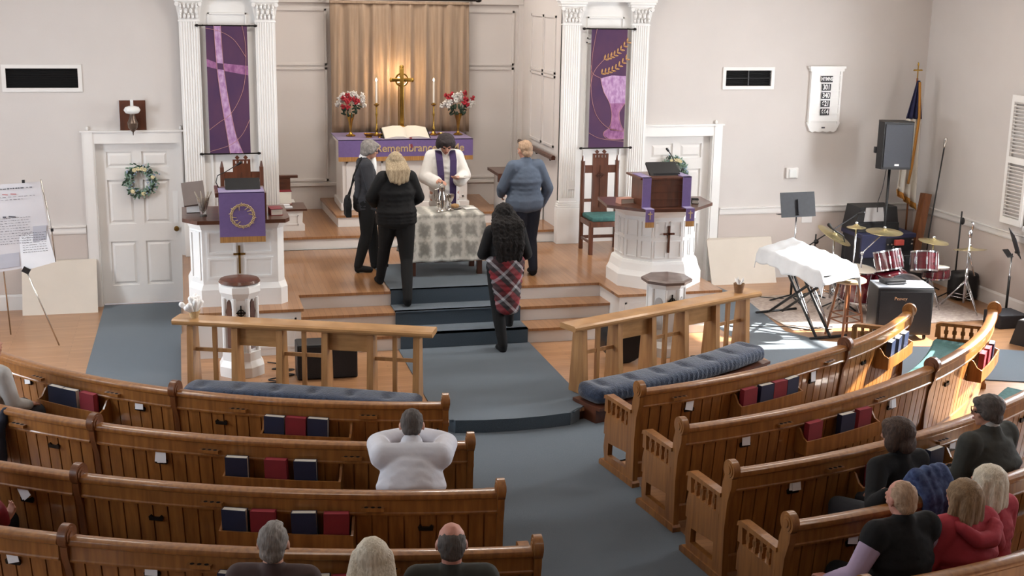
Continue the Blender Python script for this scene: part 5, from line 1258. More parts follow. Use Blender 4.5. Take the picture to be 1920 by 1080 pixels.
# equipment stack
t = thing('mixer_cabinet', 'black mixer with a pale sloping top on the equipment in the corner', 'mixer', (9.27, 15.75, .74))
build('case', G().flat([(-.33, .0), (.36, .0), (.30, .34), (-.27, .34)], -.18, .36).bx(-.30, .33, -.22, -.18, 0, .12), 'black_plastic', t)
build('pale_top', G().poly([(-.2, -.184, .14), (.12, -.184, .14), (.08, -.184, .335), (-.18, -.184, .335)], None, .006, (0, -1, 0)), 'page_gray', t)
t = thing('equipment_rack', 'cluttered equipment table with a dark cloth under the mixer', 'rack', (9.35, 15.6, 0))
build('shelf', G().bx(-.4, .42, -.25, .35, .68, .735), 'equipment_blue', t); build('cabinet', G().bx(-.38, .4, -.23, .33, 0, .68), 'equipment', t); build('skirt', G().bx(-.42, -.05, -.27, -.23, .42, .72), 'equipment_blue', t)
g = G(); random.seed(12)
for k in range(26): g.box((random.uniform(-.36, .38), -.245, random.uniform(.46, .66)), (.03, .02, .02))
build('controls', g, 'silver', t); build('red_device', G().bx(.08, .22, -.30, -.25, .58, .66, .01), 'equipment_red', t)
t = thing('amplifier_box', 'dark equipment box right of the drum toms below the red device', 'amplifier', (9.62, 15.2, 0)); build('case', G().bx(-.2, .25, -.15, .12, 0, .5, .01), 'black_plastic', t); build('panel', G().bx(-.17, .22, -.158, -.15, .38, .47), 'equipment', t)
# flag
t = thing('church_flag', 'white flag with a navy corner and gold fringe on a leaning pole', 'flag', (9.86, 15.75, 0))
build('pole', G().tube([(0, 0, 0), (-.04, 0, 2.83)], .014), 'stool_wood', t, smooth=True)
g = G().tube([(-.04, 0, 2.83), (-.042, 0, 3.0)], .008); g.bx(-.095, .01, -.008, .008, 2.93, 2.95).ell((-.042, 0, 3.02), (.014, .01, .03)).ell((-.095, 0, 2.94), (.02, .01, .012)).ell((.012, 0, 2.94), (.02, .01, .012)); build('finial', g, 'brass', t, smooth='auto')
def fl(u, v, z0, z1, w0, w1):
    z = z1+(z0-z1)*v; w_ = w0+(w1-w0)*v; x = -.03-.01*v*0+(u-.62)*w_
    return (x, -.03+.035*math.sin(u*19)*(.3+v), z)
build('navy_canton', G().grid(lambda u, v: fl(u, v, 2.28, 2.80, .04, .22), 30, 12), 'flag_navy', t, smooth=True, solid=.006)
build('white_field', G().grid(lambda u, v: fl(u, v, 1.30-.22*u, 2.28, .22, .30), 30, 16), 'flag_white', t, smooth=True, solid=.006)
g = G(); g.tube([(-.03, -.055, 2.78), (.0, -.07, 2.3), (-.06, -.085, 1.6), (-.09, -.08, 1.38)], .014, 8); g.grid(lambda u, v: fl(u, 1, 1.3-.22*u, 2, .2, .31) if v < .5 else Vector(fl(u, 1, 1.3-.22*u, 2, .2, .31))+Vector((.02, 0, -.09)), 30, 2); build('gold_fringe', g, 'flag_gold', t, smooth=True, solid=.01)
# leaning brown case, tall mic stand, stands
t = thing('wooden_case', 'long narrow brown case leaning in the right back corner', 'case', (9.95, 15.6, 0)); build('body', G().box((0, 0, .62), (.11, .12, 1.26), (-6, 11, 0)), 'stool_wood', t)
t = thing('microphone_stand', 'tall thin black microphone stand before the leaning brown case', 'microphone stand', (9.72, 15.0, 0))
g = G().tube([(0, 0, .1), (.02, 0, .8), (.13, 0, 1.98)], .01)
for k in range(3): a = 2*PI*k/3; g.tube([(0, 0, .12), (.26*math.cos(a), .26*math.sin(a), .01)], .009)
build('pole', g, 'black_plastic', t, smooth=True); build('microphone', G().cap((.13, 0, 1.98), (.135, -.01, 2.08), .014, .024), 'silver', t, smooth=True)
t = thing('microphone_stand', 'short black microphone stand between the brown case and right cymbals', 'microphone stand', (9.9, 14.55, 0))
g = G().tube([(0, 0, .1), (0.01, 0, 1.18)], .011).ell((.03, -.01, 1.05), (.03, .02, .05))
for k in range(3): a = 2*PI*k/3+1; g.tube([(0, 0, .12), (.25*math.cos(a), .25*math.sin(a), .01)], .009)
build('pole', g, 'black_plastic', t, smooth=True)
def music_stand(loc, rz, h, label, tilt=-14, pole='chrome'):
    t = thing('music_stand', label, 'music stand', loc, rz, 'black music stands')
    build('pole', G().tube([(0, 0, .18), (0, 0, h)], .011), pole, t, smooth=True)
    g = G().tube([(0, 0, .05), (0, 0, .55)], .016)
    for k in range(3): a = 2*PI*k/3+.6; g.tube([(0, 0, .1), (.27*math.cos(a), .27*math.sin(a), .012)], .011)
    build('base', g, 'black_plastic', t, smooth=True)
    g = G().box((0, -.02, h+.13), (.5, .006, .32), (tilt, 0, 0)).box((0, .05, h+.0), (.5, .07, .006), (tilt+10, 0, 0)).box((0, -.045, h+.1), (.03, .03, .2), (tilt, 0, 0)); build('desk', g, 'equipment', t)
    g = G().ell((0, -.05, h+.02), (.03, .025, .02)); build('swivel', g, 'black_plastic', t, smooth=True)
music_stand((7.62, 14.75, 0), 4, 1.17, 'black music stand behind the covered keyboard')
music_stand((9.93, 13.45, 0), 62, .84, 'black music stand seen from the side at the right edge', -20)
t = thing('boom_microphone_stand', 'black boom microphone stand slanting up behind the covered keyboard', 'microphone stand', (7.9, 14.75, 0))
g = G().tube([(0, 0, .1), (0.02, 0, .9)], .011).tube([(-.25, 0, .64), (.04, 0, .82), (.6, .0, 1.15)], .009).ell((.03, 0, .8), (.035, .03, .035))
for k in range(3): a = 2*PI*k/3+.3; g.tube([(0, 0, .12), (.28*math.cos(a), .28*math.sin(a), .01)], .01)
build('stand', g, 'black_plastic', t, smooth=True); build('microphone', G().cap((.6, 0, 1.15), (.67, -.02, 1.17), .014, .024), 'black_plastic', t, smooth=True)
t = thing('boom_microphone_stand', 'curved black gooseneck microphone stand left of the long boom', 'microphone stand', (8.12, 14.35, 0))
g = G().tube([(0, 0, .1), (0, 0, .85), (-.03, 0, .95), (-.12, 0, 1.0), (-.2, 0, 1.05)], .010)
for k in range(3): a = 2*PI*k/3+.9; g.tube([(0, 0, .12), (.26*math.cos(a), .26*math.sin(a), .01)], .01)
build('stand', g, 'black_plastic', t, smooth=True); build('microphone', G().cap((-.2, 0, 1.05), (-.25, -.01, 1.10), .014, .024), 'black_plastic', t, smooth=True)
t = thing('equipment_bag', 'black soft bag on the floor by the right wall', 'bag', (10.0, 14.5, 0)); build('body', G().bx(-.17, .17, -.14, .14, 0, .38, .06), 'black_plastic', t, smooth=True)
t = thing('floor_box', 'flat dark grey box on the floor by the right wall', 'box', (9.72, 13.15, 0)); build('body', G().bx(-.18, .2, -.15, .2, 0, .17, .01), 'equipment', t)
t = thing('floor_monitor', 'grey wedge shaped floor monitor speaker at the right edge', 'speaker', (9.58, 12.35, 0), 25); build('cabinet', G().poly([(-.25, -.2, 0), (-.25, .2, 0), (-.25, .12, .3), (-.25, -.1, .3)], None, .6, (1, 0, 0)), 'black_plastic', t); build('grille', G().poly([(-.24, -.205, .03), (-.24, -.115, .29), (-.24, -.10, .31), (-.24, .1, .312), (-.24, .1, .302), (-.24, -.19, .03)], None, .58, (1, 0, 0)), 'page_gray', t)
cable('cable', 'black cable coiled on the floor in front of the leaning board', [(7.0, 15.2, .01), (7.15, 15.35, .01), (7.3, 15.2, .01), (7.15, 15.1, .01), (7.05, 15.25, .01), (7.4, 15.0, .01), (7.6, 14.9, .01)], .01)
cable('cable', 'black cable lying on the blue carpet right of the pulpit', [(6.3, 13.7, .02), (6.7, 13.6, .02), (7.0, 13.55, .02), (7.2, 13.3, .02)], .006)
def lean_board(x0, x1, y, h, label):
    o = build('leaning_board', G().poly([(x0, -.26, 0), (x1, -.26, 0), (x1, -.0, h), (x1-.03, 0, h+.005), (x0+.03, .0, h+.01), (x0, 0, h-.02)], None, .02, (0, -1, 0)), 'board_white'); o.location = (0, y, 0); tag(o, label, 'board', 'pale boards leaning against the back wall')
lean_board(-1.97, -1.10, YB-.03, .61, 'pale board leaning on the wall behind the easel'); lean_board(6.98, 7.95, YB-.03, .60, 'pale board leaning on the wall right of the right door')

# easel with handwritten sheets at the left
t = thing('easel', 'thin metal easel leg and bracket holding the handwritten sheets', 'easel', (-1.9, 14.5, 0))
build('leg', G().tube([(-.24, .02, .9), (.47, -.12, 0)][::-1] if 0 else [(.18, -.08, .86), (.47, -.12, .01)], .008), 'silver', t, smooth=True)
build('leg', G().tube([(-.5, -.1, .8), (-.75, -.2, 0.01)], .008), 'silver', t, smooth=True); build('leg', G().tube([(-.1, .08, 1.6), (-.1, .45, .01)], .008), 'silver', t, smooth=True)
build('side_rail', G().tube([(.39, -.05, 1.86), (.47, -.07, 1.3), (.485, -.08, .95)], .007), 'silver', t, smooth=True)
build('bracket', G().box((.18, -.09, .87), (.08, .04, .06), (0, 30, 0)), 'black_plastic', t)
for c_ in ((.22, -.12, 1.85), (.475, -.1, 1.31)): build('clip', G().box(c_, (.028, .03, .03)), 'black_plastic', t)
t = thing('poster_sheets', 'large handwritten paper sheets under plastic hanging on the easel', 'poster', (-1.9, 14.42, .8))
def psheet(name, pts, m, y=0, th=.004): build(name, G().flat(pts, y, th), m, t)
psheet('main_sheet', [(-.6, -.02), (.12, .09), (.48, .18), (.38, 1.04), (-.6, .98)], 'poster'); psheet('front_sheet', [(.14, .06), (.49, .15), (.42, .50), (.13, .44)], 'paper', -.006); psheet('blank_band', [(-.6, .02), (.12, .12), (.12, .27), (-.6, .2)], 'paper_grey', -.005)
psheet('blank_patch', [(.27, .38), (.41, .40), (.42, .56), (.28, .55)], 'paper_grey', -.008)
random.seed(44)
def scrib(name, rows, m, h):
    g = G()
    for z, x0, x1, w_ in rows:
        x = x0
        while x < x1:
            l_ = random.uniform(.5, 1.4)*w_; zz = z+(x+.1)*.06
            g.box((x+l_/2, -.010, zz), (l_*.85, .002, h*random.uniform(.5, 1)), (0, random.uniform(-8, 8), 0)); x += l_*random.uniform(1.05, 1.6)
    build(name, g, m, t)
scrib('heading_writing', [(.96, -.5, .28, .03)], 'ink_grey', .014); scrib('red_writing', [(.90, -.5, .1, .05)], 'ink_red', .012)
scrib('small_writing', [(.87, -.45, .32, .03), (.84, -.4, .2, .03)]+[(.64-.028*k, -.55+.0*k, .24, .025) for k in range(11)]+[(.46-.026*k, .16, .40, .022) for k in range(9)], 'ink_grey', .005)
scrib('dark_caption', [(.655, -.55, .1, .07)], 'ink_grey', .02)
build('glare_strip', G().box((0, 0, 0), (.001, .001, .001)), 'paper', t) if 0 else None
# ================================================================ PEOPLE
def rotm(p, y, r=0): return Euler((R(p), R(r), R(y)), 'XYZ').to_matrix()
def person(label, loc, rz, J, S=1.0, top='cloth_black', bottom='cloth_black', sleeve=None, hair='hair_grey', style='short', headrot=(0, 0, 0), girth=1.0, skin='skin', face=False, shoes='cloth_black', collar=None, glasses=False, long_coat=0, top_infl=.016, robe=False, skirt=None, vest=False, group=None, fullhands=True, vox=.009):
    """J: joints in metres (already posed); the body is one surface, clothes and hair are its children"""
    t = thing('person', label, 'person', loc, rz, group)
    V = lambda k: Vector(J[k])
    H = V('head'); N = V('neck'); CH = V('chest'); PV = V('pelvis'); Hm = rotm(*headrot)
    hp = lambda x, y, z: H+Hm @ Vector((x, y, z))
    gl = girth
    sh = (V('shR')-V('shL')).normalized(); spine = (CH-PV).normalized(); fwd = spine.cross(sh) if 0 else sh.cross(spine)*-1
    fwd = spine.cross(sh); fwd = -fwd if fwd.dot(Vector((0, 1, 0))) < -.3 and False else fwd
    Tm = Matrix((sh, spine.cross(sh).normalized(), spine)).transposed()
    def torso(g, inf):
        n = 9
        prof = [(-.08, .155, .115), (0, .172, .125), (.12, .165, .122), (.3, .15, .115), (.5, .148, .115), (.72, .165, .12), (.9, .172, .118), (1.05, .155, .10)]
        for s, w_, d in prof:
            c = PV.lerp(CH, s) if s <= 1 else CH+(N-CH)*(s-1)*3
            k = gl if s < .8 else (1+(gl-1)*.5)
            g.ell(c, (w_*k+inf, d*k+inf, .085+inf), Tm)
        g.cap(V('shL').lerp(V('shR'), .08), V('shR').lerp(V('shL'), .08), .062+inf, .062+inf)
        g.cap(CH.lerp(N, .5), N, .095+inf, .055+inf*.8)
    def arm(g, s, inf, wrist=True, cut=1.0):
        a, b, c = V('sh'+s), V('el'+s), V('wr'+s); c = b.lerp(c, cut); k = 1+(gl-1)*.4
        g.chain([(a, .060*k+inf), (b, .044*k+inf)]); g.chain([(b, .045*k+inf), (b.lerp(c, .35), .043*k+inf), (c, .030+inf*(1.0 if wrist else .5))])
    def leg(g, s, inf, low=1.0):
        a, b, c = V('hip'+s), V('kn'+s), V('an'+s); k = 1+(gl-1)*.6
        g.chain([(a, .098*k+inf), (a.lerp(b, .4), .086*k+inf), (b, .058*k+inf)]); g.chain([(b, .058+inf), (b.lerp(c, .35), .058+inf), (b.lerp(c, low), .040+inf)])
    # --- body
    g = G(); torso(g, 0)
    g.cap(N-Vector((0, 0, .02)), H+Hm @ Vector((0, -.01, -.03)), .056, .052)
    g.ell(hp(0, -.008, .018), (.076, .096, .098), Hm); g.ell(hp(0, .018, -.045), (.058, .070, .062), Hm); g.ell(hp(0, .058, -.088), (.026, .022, .020), Hm)
    g.ell(hp(0, .092, -.018), (.012, .022, .016), Hm, 1); g.cap(hp(0, .082, .018), hp(0, .1, -.016), .009, .012, 8); g.cap(hp(-.038, .078, .024), hp(.038, .078, .024), .013, .013, 8)
    g.ell(hp(0, .080, -.052), (.022, .012, .011), Hm, 1)
    for s in (-1, 1):
        g.ell(hp(s*.080, -.008, -.008), (.010, .020, .032), Hm, 1); g.ell(hp(s*.045, .055, -.02), (.022, .02, .02), Hm, 1)
    for s in 'LR':
        arm(g, s, 0); leg(g, s, 0)
        if 'toe'+s in J: g.cap(V('an'+s)-Vector((0, 0, .035)), V('toe'+s), .036, .028)
        # hand
        w_ = V('wr'+s); h = V('ha'+s); d = (h-w_).normalized(); nrm = Vector(J.get('pn'+s, (0, 0, -1))); side = d.cross(nrm).normalized(); nrm = side.cross(d).normalized()
        Hq = Matrix((side, d, nrm)).transposed(); sg = (1 if s == 'L' else -1)*J.get('th'+s, 1)
        curl = J.get('curl'+s, .5)
        g.ell(w_+d*.048, (.039, .052, .016), Hq, 2); g.cap(w_-d*.02, w_+d*.02, .027, .027)
        for k, (off, ln) in enumerate(((-.030, .060), (-.010, .074), (.011, .069), (.031, .052))):
            p0 = w_+d*.082+side*off*.95; a1 = curl*.7; a2 = curl*1.7
            d1 = d*math.cos(a1)+nrm*math.sin(a1)+side*off*2.2; d2 = d*math.cos(a2)+nrm*math.sin(a2)+side*off*1.2
            p1 = p0+d1*ln*.5; p2 = p1+d2*ln*.5; g.cap(p0-d*.02, p1, .0095, .0088, 8); g.cap(p1, p2, .0088, .0075, 8)
        b0 = w_+d*.02+side*sg*.030; b1 = b0+(side*sg*.75+d*.7+nrm*.2)*.045; g.cap(b0, b1, .013, .011, 8); g.cap(b1, b1+(d*.85+nrm*.4)*.028, .0105, .009, 8)
    soft('body', g, skin, t, vox, 2)
    # --- top
    g = G(); inf = top_infl; torso(g, inf)
    if not vest:
        for s in 'LR': arm(g, s, inf*.9, True, J.get('cuff', .95))
    else:
        for s in 'LR': g.cap(V('sh'+s), V('sh'+s).lerp(V('el'+s), .12), .066+inf, .064+inf)
    if long_coat:
        g.cap(PV, PV-Vector((0, 0, long_coat))+(V('knL')+V('knR')-PV*2)*.25*(1 if long_coat < .3 else 1), .0, .0) if 0 else None
        for f in (.0, .35, .7, 1): c = PV-Vector((0, 0, long_coat*f)); g.ell(c, (.178*gl+inf, .135*gl+inf, .09), None)
    if collar: g.cap(N-Vector((0, 0, .03)), N+Vector((0, 0, .012)), .066, .062)
    if robe:
        zb = J['robe_z']
        for k in range(9): f = k/8; c = PV.lerp(Vector((PV.x, PV.y+.0, zb+.09)), f); g.ell(c, (.19+.05*f, .15+.05*f, .11))
        for s in 'LR': b, c = V('el'+s), V('wr'+s); g.chain([(b-Vector((0, 0, .01)), .075), (b.lerp(c, .85)-Vector((0, 0, .035)), .085)]); g.cap(V('sh'+s), b, .08, .085)
    soft('robe' if robe else ('vest' if vest else 'top'), g, top, t, .011, 5)
    if vest:
        g = G()
        for s in 'LR': arm(g, s, .012, True, .95)
        soft('shirt_sleeves', g, sleeve, t, .011, 4)
        g = G().cap(N-Vector((0, 0, .02)), N+Vector((0, 0, .02)), .063, .058); soft('shirt_collar', g, sleeve, t, .01, 2)
    elif collar:
        g = G().cap(N-Vector((0, 0, .01)), N+Vector((0, 0, .028)), .068, .060)
        if J.get('shirtfront'): g.ell(CH.lerp(N, .4)+Tm @ Vector((0, .10, .0)), (.04, .045, .16), Tm)
        soft('shirt_collar', g, collar, t, .01, 2)
    # --- lower
    if not robe:
        g = G(); inf = .012
        g.ell(PV, (.172*gl+inf*.6, .127*gl+inf*.6, .10), Tm)
        for s in 'LR': leg(g, s, inf)
        soft('trousers', g, bottom, t, .012, 4)
    if skirt: skirt(t, V)
    for s in 'LR':
        if 'toe'+s in J:
            g = G().cap(V('an'+s)-Vector((0, 0, .03)), V('toe'+s), .047, .037).cap(V('an'+s), V('an'+s)-Vector((0, 0, .035)), .045, .047)
            soft('shoe', g, shoes, t, .011, 2)
    # --- hair
    g = G()
    if style == 'short': g.ell(hp(0, -.022, .030), (.084, .094, .094), Hm); g.ell(hp(0, -.055, -.035), (.068, .050, .055), Hm); g.ell(hp(0, .045, .085), (.05, .045, .026), Hm)
    elif style == 'thin': g.ell(hp(0, -.026, .020), (.081, .088, .096), Hm); g.ell(hp(0, -.055, -.04), (.066, .046, .045), Hm)
    elif style == 'bald': g.ell(hp(0, -.032, .006), (.0805, .084, .084), Hm); g.ell(hp(0, -.055, -.045), (.064, .044, .04), Hm)
    elif style == 'bob':
        g.ell(hp(0, -.018, .022), (.104, .112, .102), Hm)
        for s in (-1, 1): g.cap(hp(s*.075, -.015, .01), hp(s*.095, .0, -.12), .038, .034); g.cap(hp(s*.045, -.07, .0), hp(s*.06, -.065, -.14), .05, .046)
        g.cap(hp(0, -.085, 0), hp(0, -.075, -.13), .045, .04)
    elif style == 'fluffybob':
        g.ell(hp(0, -.016, .028), (.108, .116, .108), Hm); g.ell(hp(0, -.07, -.045), (.095, .06, .075), Hm); g.ell(hp(0, .055, .07), (.075, .045, .04), Hm)
        for s in (-1, 1): g.ell(hp(s*.085, .0, -.03), (.032, .055, .07), Hm)
    elif style == 'tousled':
        g.ell(hp(0, -.016, .030), (.098, .108, .100), Hm); g.ell(hp(0, -.05, -.04), (.085, .06, .06), Hm); g.ell(hp(0, .055, .07), (.065, .045, .035), Hm)
        for s in (-1, 1): g.ell(hp(s*.078, -.005, .0), (.028, .05, .05), Hm)
    elif style == 'fluffy':
        g.ell(hp(0, -.018, .038), (.118, .112, .104), Hm); g.ell(hp(0, .05, .075), (.08, .045, .04), Hm)
        for s in (-1, 1): g.ell(hp(s*.092, -.01, .0), (.034, .06, .06), Hm)
    elif style == 'long':
        g.ell(hp(0, -.018, .025), (.094, .106, .104), Hm)
        for s in (-1, -.5, 0, .5, 1): g.chain([(hp(s*.068, -.06+abs(s)*.045, .02), .045), (N+Tm @ Vector((s*.095, -.085, .03)), .045), (N+Tm @ Vector((s*.085, -.125, J.get('hairlen', -.14)+.03*abs(s))), .024)])
    elif style == 'curly':
        g.ell(hp(0, -.02, .022), (.108, .118, .108), Hm)
        for s in (-1, -.5, 0, .5, 1): g.chain([(hp(s*.075, -.05+abs(s)*.03, .0), .055), (N+Tm @ Vector((s*.125, -.085, .02)), .062), (N+Tm @ Vector((s*.12, -.14, -.16)), .055), (N+Tm @ Vector((s*.10, -.15, -.33)), .04)])
    soft('hair', g, hair, t, .008, 1, disp=.030 if style == 'curly' else (.004 if style in ('long', 'bob') else .010), dscale=.035 if style == 'curly' else .02)
    if face:
        for s in (-1, 1): build('eye', G().ell(hp(s*.031, .0815, .004), (.011, .008, .006), Hm, 2), 'eye_dark', t, smooth=True)
        build('mouth', G().ell(hp(0, .091, -.052), (.022, .006, .006), Hm, 2), 'lips', t, smooth=True)
    if glasses:
        g = G()
        for s in (-1, 1):
            g.tube([hp(s*.033+.024*math.cos(a), .104, .004+.018*math.sin(a)) for a in [2*PI*k/14 for k in range(15)]], .0022, 5); g.tube([hp(s*.057, .104, .008), hp(s*.083, .02, .01), hp(s*.083, -.02, .004)], .0022, 5)
        g.tube([hp(-.009, .106, .006), hp(.009, .106, .006)], .0022, 5); build('glasses', g, 'dark_metal', t, smooth=True)
    return t
def standing(s=1.0, **ov):
    J = dict(pelvis=(0, 0, .95), chest=(0, .0, 1.27), neck=(0, -.015, 1.415), head=(0, .02, 1.545), shL=(-.165, -.01, 1.355), shR=(.165, -.01, 1.355), elL=(-.235, -.03, 1.08), elR=(.235, -.03, 1.08), wrL=(-.24, .06, .85), wrR=(.24, .06, .85), haL=(-.235, .10, .68), haR=(.235, .10, .68), pnL=(1, .2, 0), pnR=(-1, .2, 0), hipL=(-.09, 0, .90), hipR=(.09, 0, .90), knL=(-.10, .015, .49), knR=(.10, .015, .49), anL=(-.10, -.02, .085), anR=(.10, -.02, .085), toeL=(-.12, .14, .036), toeR=(.12, .14, .036))
    J.update(ov)
    return {k: (tuple(c*s for c in v) if isinstance(v, tuple) and not k.startswith('pn') else v) for k, v in J.items()}
def seated(s=1.0, fwd=0.0, **ov):
    """hips on a 0.45 m seat; fwd leans the upper body"""
    def L(x, y, z): return (x, y+fwd*(z-.5)/.6, z-abs(fwd)*.25*max(0, (z-.5)/.6))
    J = dict(pelvis=(0, 0, .53), chest=L(0, .0, .84), neck=L(0, -.01, .985), head=L(0, .02, 1.115), shL=L(-.18, 0, .93), shR=L(.18, 0, .93), elL=L(-.24, .06, .68), elR=L(.24, .06, .68), wrL=(-.15, .28, .60), wrR=(.15, .28, .60), haL=(-.08, .38, .59), haR=(.08, .38, .59), hipL=(-.09, .02, .52), hipR=(.09, .02, .52), knL=(-.12, .42, .50), knR=(.12, .42, .50), anL=(-.12, .40, .085), anR=(.12, .40, .085), toeL=(-.13, .54, .036), toeR=(.13, .54, .036))
    J.update(ov)
    return {k: (tuple(c*s for c in v) if isinstance(v, tuple) and not k.startswith('pn') else v) for k, v in J.items()}
FL = L2
# 1 person in the grey jacket, profile to the right
t = person('person with short grey hair and glasses in a dark grey jacket, standing at the left', (2.06, 14.86, FL), -88, standing(.945, elL=(-.20, .10, 1.10), wrL=(-.12, .28, 1.0), haL=(-.05, .42, 1.0), elR=(.22, .03, 1.10), wrR=(.17, .22, .98), haR=(.12, .36, .95), anL=(-.09, .12, .085), toeL=(-.1, .27, .036), anR=(.1, -.12, .085), toeR=(.12, .03, .036), knL=(-.1, .10, .49), knR=(.1, -.01, .49), head=(0, .06, 1.535), shirtfront=1),
    top='cloth_charcoal', bottom='cloth_black', hair='hair_grey', style='tousled', headrot=(-14, 0, 0), face=True, glasses=True, collar='bright_white', long_coat=.12, girth=1.02)
b = thing('shoulder_bag', 'black bag hanging behind the person in the grey jacket', 'bag', (1.84, 14.80, FL+.72))
g = G().ell((0, 0, .09), (.05, .13, .13)).bx(-.035, .035, -.11, .11, -.04, .1); soft('body', g, 'cloth_black', b, .01, 3); build('strap', G().tube([(0, -.09, .15), (.06, -.1, .45), (.16, -.06, .66), (.14, .08, .5), (0, .1, .15)], .009, 6), 'cloth_black', b, smooth=True)
# 2 blonde in black, stepping up
t = person('person with long blonde hair in a black sweater, seen from behind before the lace cloth', (2.28, 13.95, FL), 4, standing(.925, elL=(-.30, .04, 1.12), wrL=(-.22, .22, 1.0), haL=(-.10, .30, .98), elR=(.29, .04, 1.10), wrR=(.2, .24, .98), haR=(.08, .3, .98), hipR=(.10, -.02, .88), knR=(.10, -.10, .38), anR=(.05, -.36, -.075), toeR=(.06, -.20, -.13), knL=(-.13, .06, .52), anL=(-.16, .20, .085), toeL=(-.17, .34, .036), head=(0, .05, 1.53), hairlen=-.10),
    top='cloth_black', bottom='cloth_black', hair='hair_blonde', style='long', headrot=(-12, 0, 0), girth=1.24, long_coat=.12, top_infl=.022)
# 3 clergy
t = person('person in a white robe and purple stole behind the communion table, looking down', (3.10, 15.30, FL), 178, standing(.96, elL=(-.25, .06, 1.12), wrL=(-.14, .28, 1.12), haL=(-.06, .38, 1.12), elR=(.26, .05, 1.10), wrR=(.13, .30, 1.09), haR=(.06, .42, 1.08), head=(0, .10, 1.52), neck=(0, .02, 1.41), robe_z=.02, pnL=(0, 0, 1), pnR=(0, 0, -1)),
    top='alb_white', hair='hair_darkbrown', style='fluffy', headrot=(-32, 0, 0), robe=True, face=True, collar='alb_white', top_infl=.03, cuff=.8) if 0 else person('person in a white robe and purple stole behind the communion table, looking down', (3.10, 15.30, FL), 178, standing(.96, elL=(-.25, .06, 1.12), wrL=(-.14, .28, 1.12), haL=(-.06, .38, 1.12), elR=(.26, .05, 1.10), wrR=(.13, .30, 1.09), haR=(.06, .42, 1.08), head=(0, .10, 1.52), neck=(0, .02, 1.41), robe_z=.02, pnL=(0, 0, 1), pnR=(0, 0, -1), cuff=.8),
    top='alb_white', hair='hair_darkbrown', style='fluffy', headrot=(-32, 0, 0), robe=True, face=True, collar='alb_white', top_infl=.03)
for s in (-1, 1):
    pts = [(s*.075, -.06, 1.385), (s*.085, .05, 1.375), (s*.085, .155, 1.27), (s*.075, .20, 1.10), (s*.07, .215, .80), (s*.07, .225, .52), (s*.07, .23, .40)]
    g = G(); g.sweep([(-.04, 0), (.04, 0), (.04, .012), (-.04, .012)], [(p, (1, 0, 0), (0, .95, .3) if i < 3 else (0, 1, 0)) for i, p in enumerate(pts)]); build('stole_end', g, 'stole_purple', t)
p_ = thing('silver_plate', 'plate held by the person in the white robe', 'plate', (3.25, 14.95, FL+1.08)); build('plate', G().lathe([(0, 0), (.05, 0), (.1, .012), (.1, .016), (.05, .006), (0, .006)], n=24), 'silver', p_, smooth='auto')
# 4 blue top
t = person('person with short pale hair in a grey blue top, seen from behind at the right', (3.84, 14.22, FL), 12, standing(.97, elL=(-.27, .06, 1.10), wrL=(-.20, .24, .99), haL=(-.12, .36, .97), elR=(.30, -.03, 1.08), wrR=(.27, .08, .86), haR=(.25, .14, .72), anR=(.14, .0, .085), toeR=(.17, .15, .036), anL=(-.03, .02, .085), toeL=(-.04, .17, .036), knL=(-.05, .02, .49)),
    top='cloth_blue', bottom='denim', hair='hair_sand', style='short', headrot=(-10, 8, 0), girth=1.22, long_coat=.07, top_infl=.022)
# 5 plaid skirt
def plaid_skirt(t, V):
    P = V('pelvis'); g = G()
    for k in range(10):
        f = k/9; c = P+Vector((.01*f, -.03-.06*f, .06-.52*f)); g.ell(c, (.222-.085*f, .19-.05*f, .075))
    g.chain([(V('hipR')+Vector((0, 0, -.06)), .105), (V('knR'), .075)])
    soft('plaid_skirt', g, 'plaid', t, .011, 4)
person('person with long dark curly hair in a black jacket and plaid skirt climbing the steps', (3.30, 13.0, L1), 3, standing(.955, elL=(-.25, .02, 1.10), wrL=(-.18, .2, 1.06), haL=(-.09, .28, 1.12), elR=(.27, .02, 1.08), wrR=(.2, .2, 1.0), haR=(.1, .28, 1.02), anL=(-.07, -.22, .085), toeL=(-.08, -.08, .036), knL=(-.09, -.04, .50), knR=(.13, .20, .60), anR=(.13, .20, .26), toeR=(.15, .34, .21), head=(0, .06, 1.535), pelvis=(0, .0, .97)),
    top='cloth_black', bottom='cloth_black', hair='hair_black', style='curly', headrot=(-14, -6, 0), girth=1.05, skirt=plaid_skirt, top_infl=.02, long_coat=.04)
def at_pew(row_seat_r, a): return (PC[0]+row_seat_r*math.sin(R(a)), PC[1]-row_seat_r*math.cos(R(a)), 0), a
# 6 man in white shirt, leaning forward with arms on the pew ahead
loc, a = at_pew(6.80, -11.0)
person('person in a white shirt leaning on the pew ahead, left of the aisle', loc, a, seated(1.0, .18, shL=(-.185, .14, .93), shR=(.185, .14, .93), elL=(-.235, .40, .92), elR=(.235, .40, .92), wrL=(-.07, .52, .94), wrR=(.07, .52, .94), haL=(-.0, .60, .93), haR=(.0, .60, .93), chest=(0, .10, .83), neck=(0, .22, .985), head=(0, .30, 1.09)),
    top='cloth_white', bottom='denim', hair='hair_darkgrey', style='thin', headrot=(-26, 0, 0), girth=1.32, top_infl=.03)
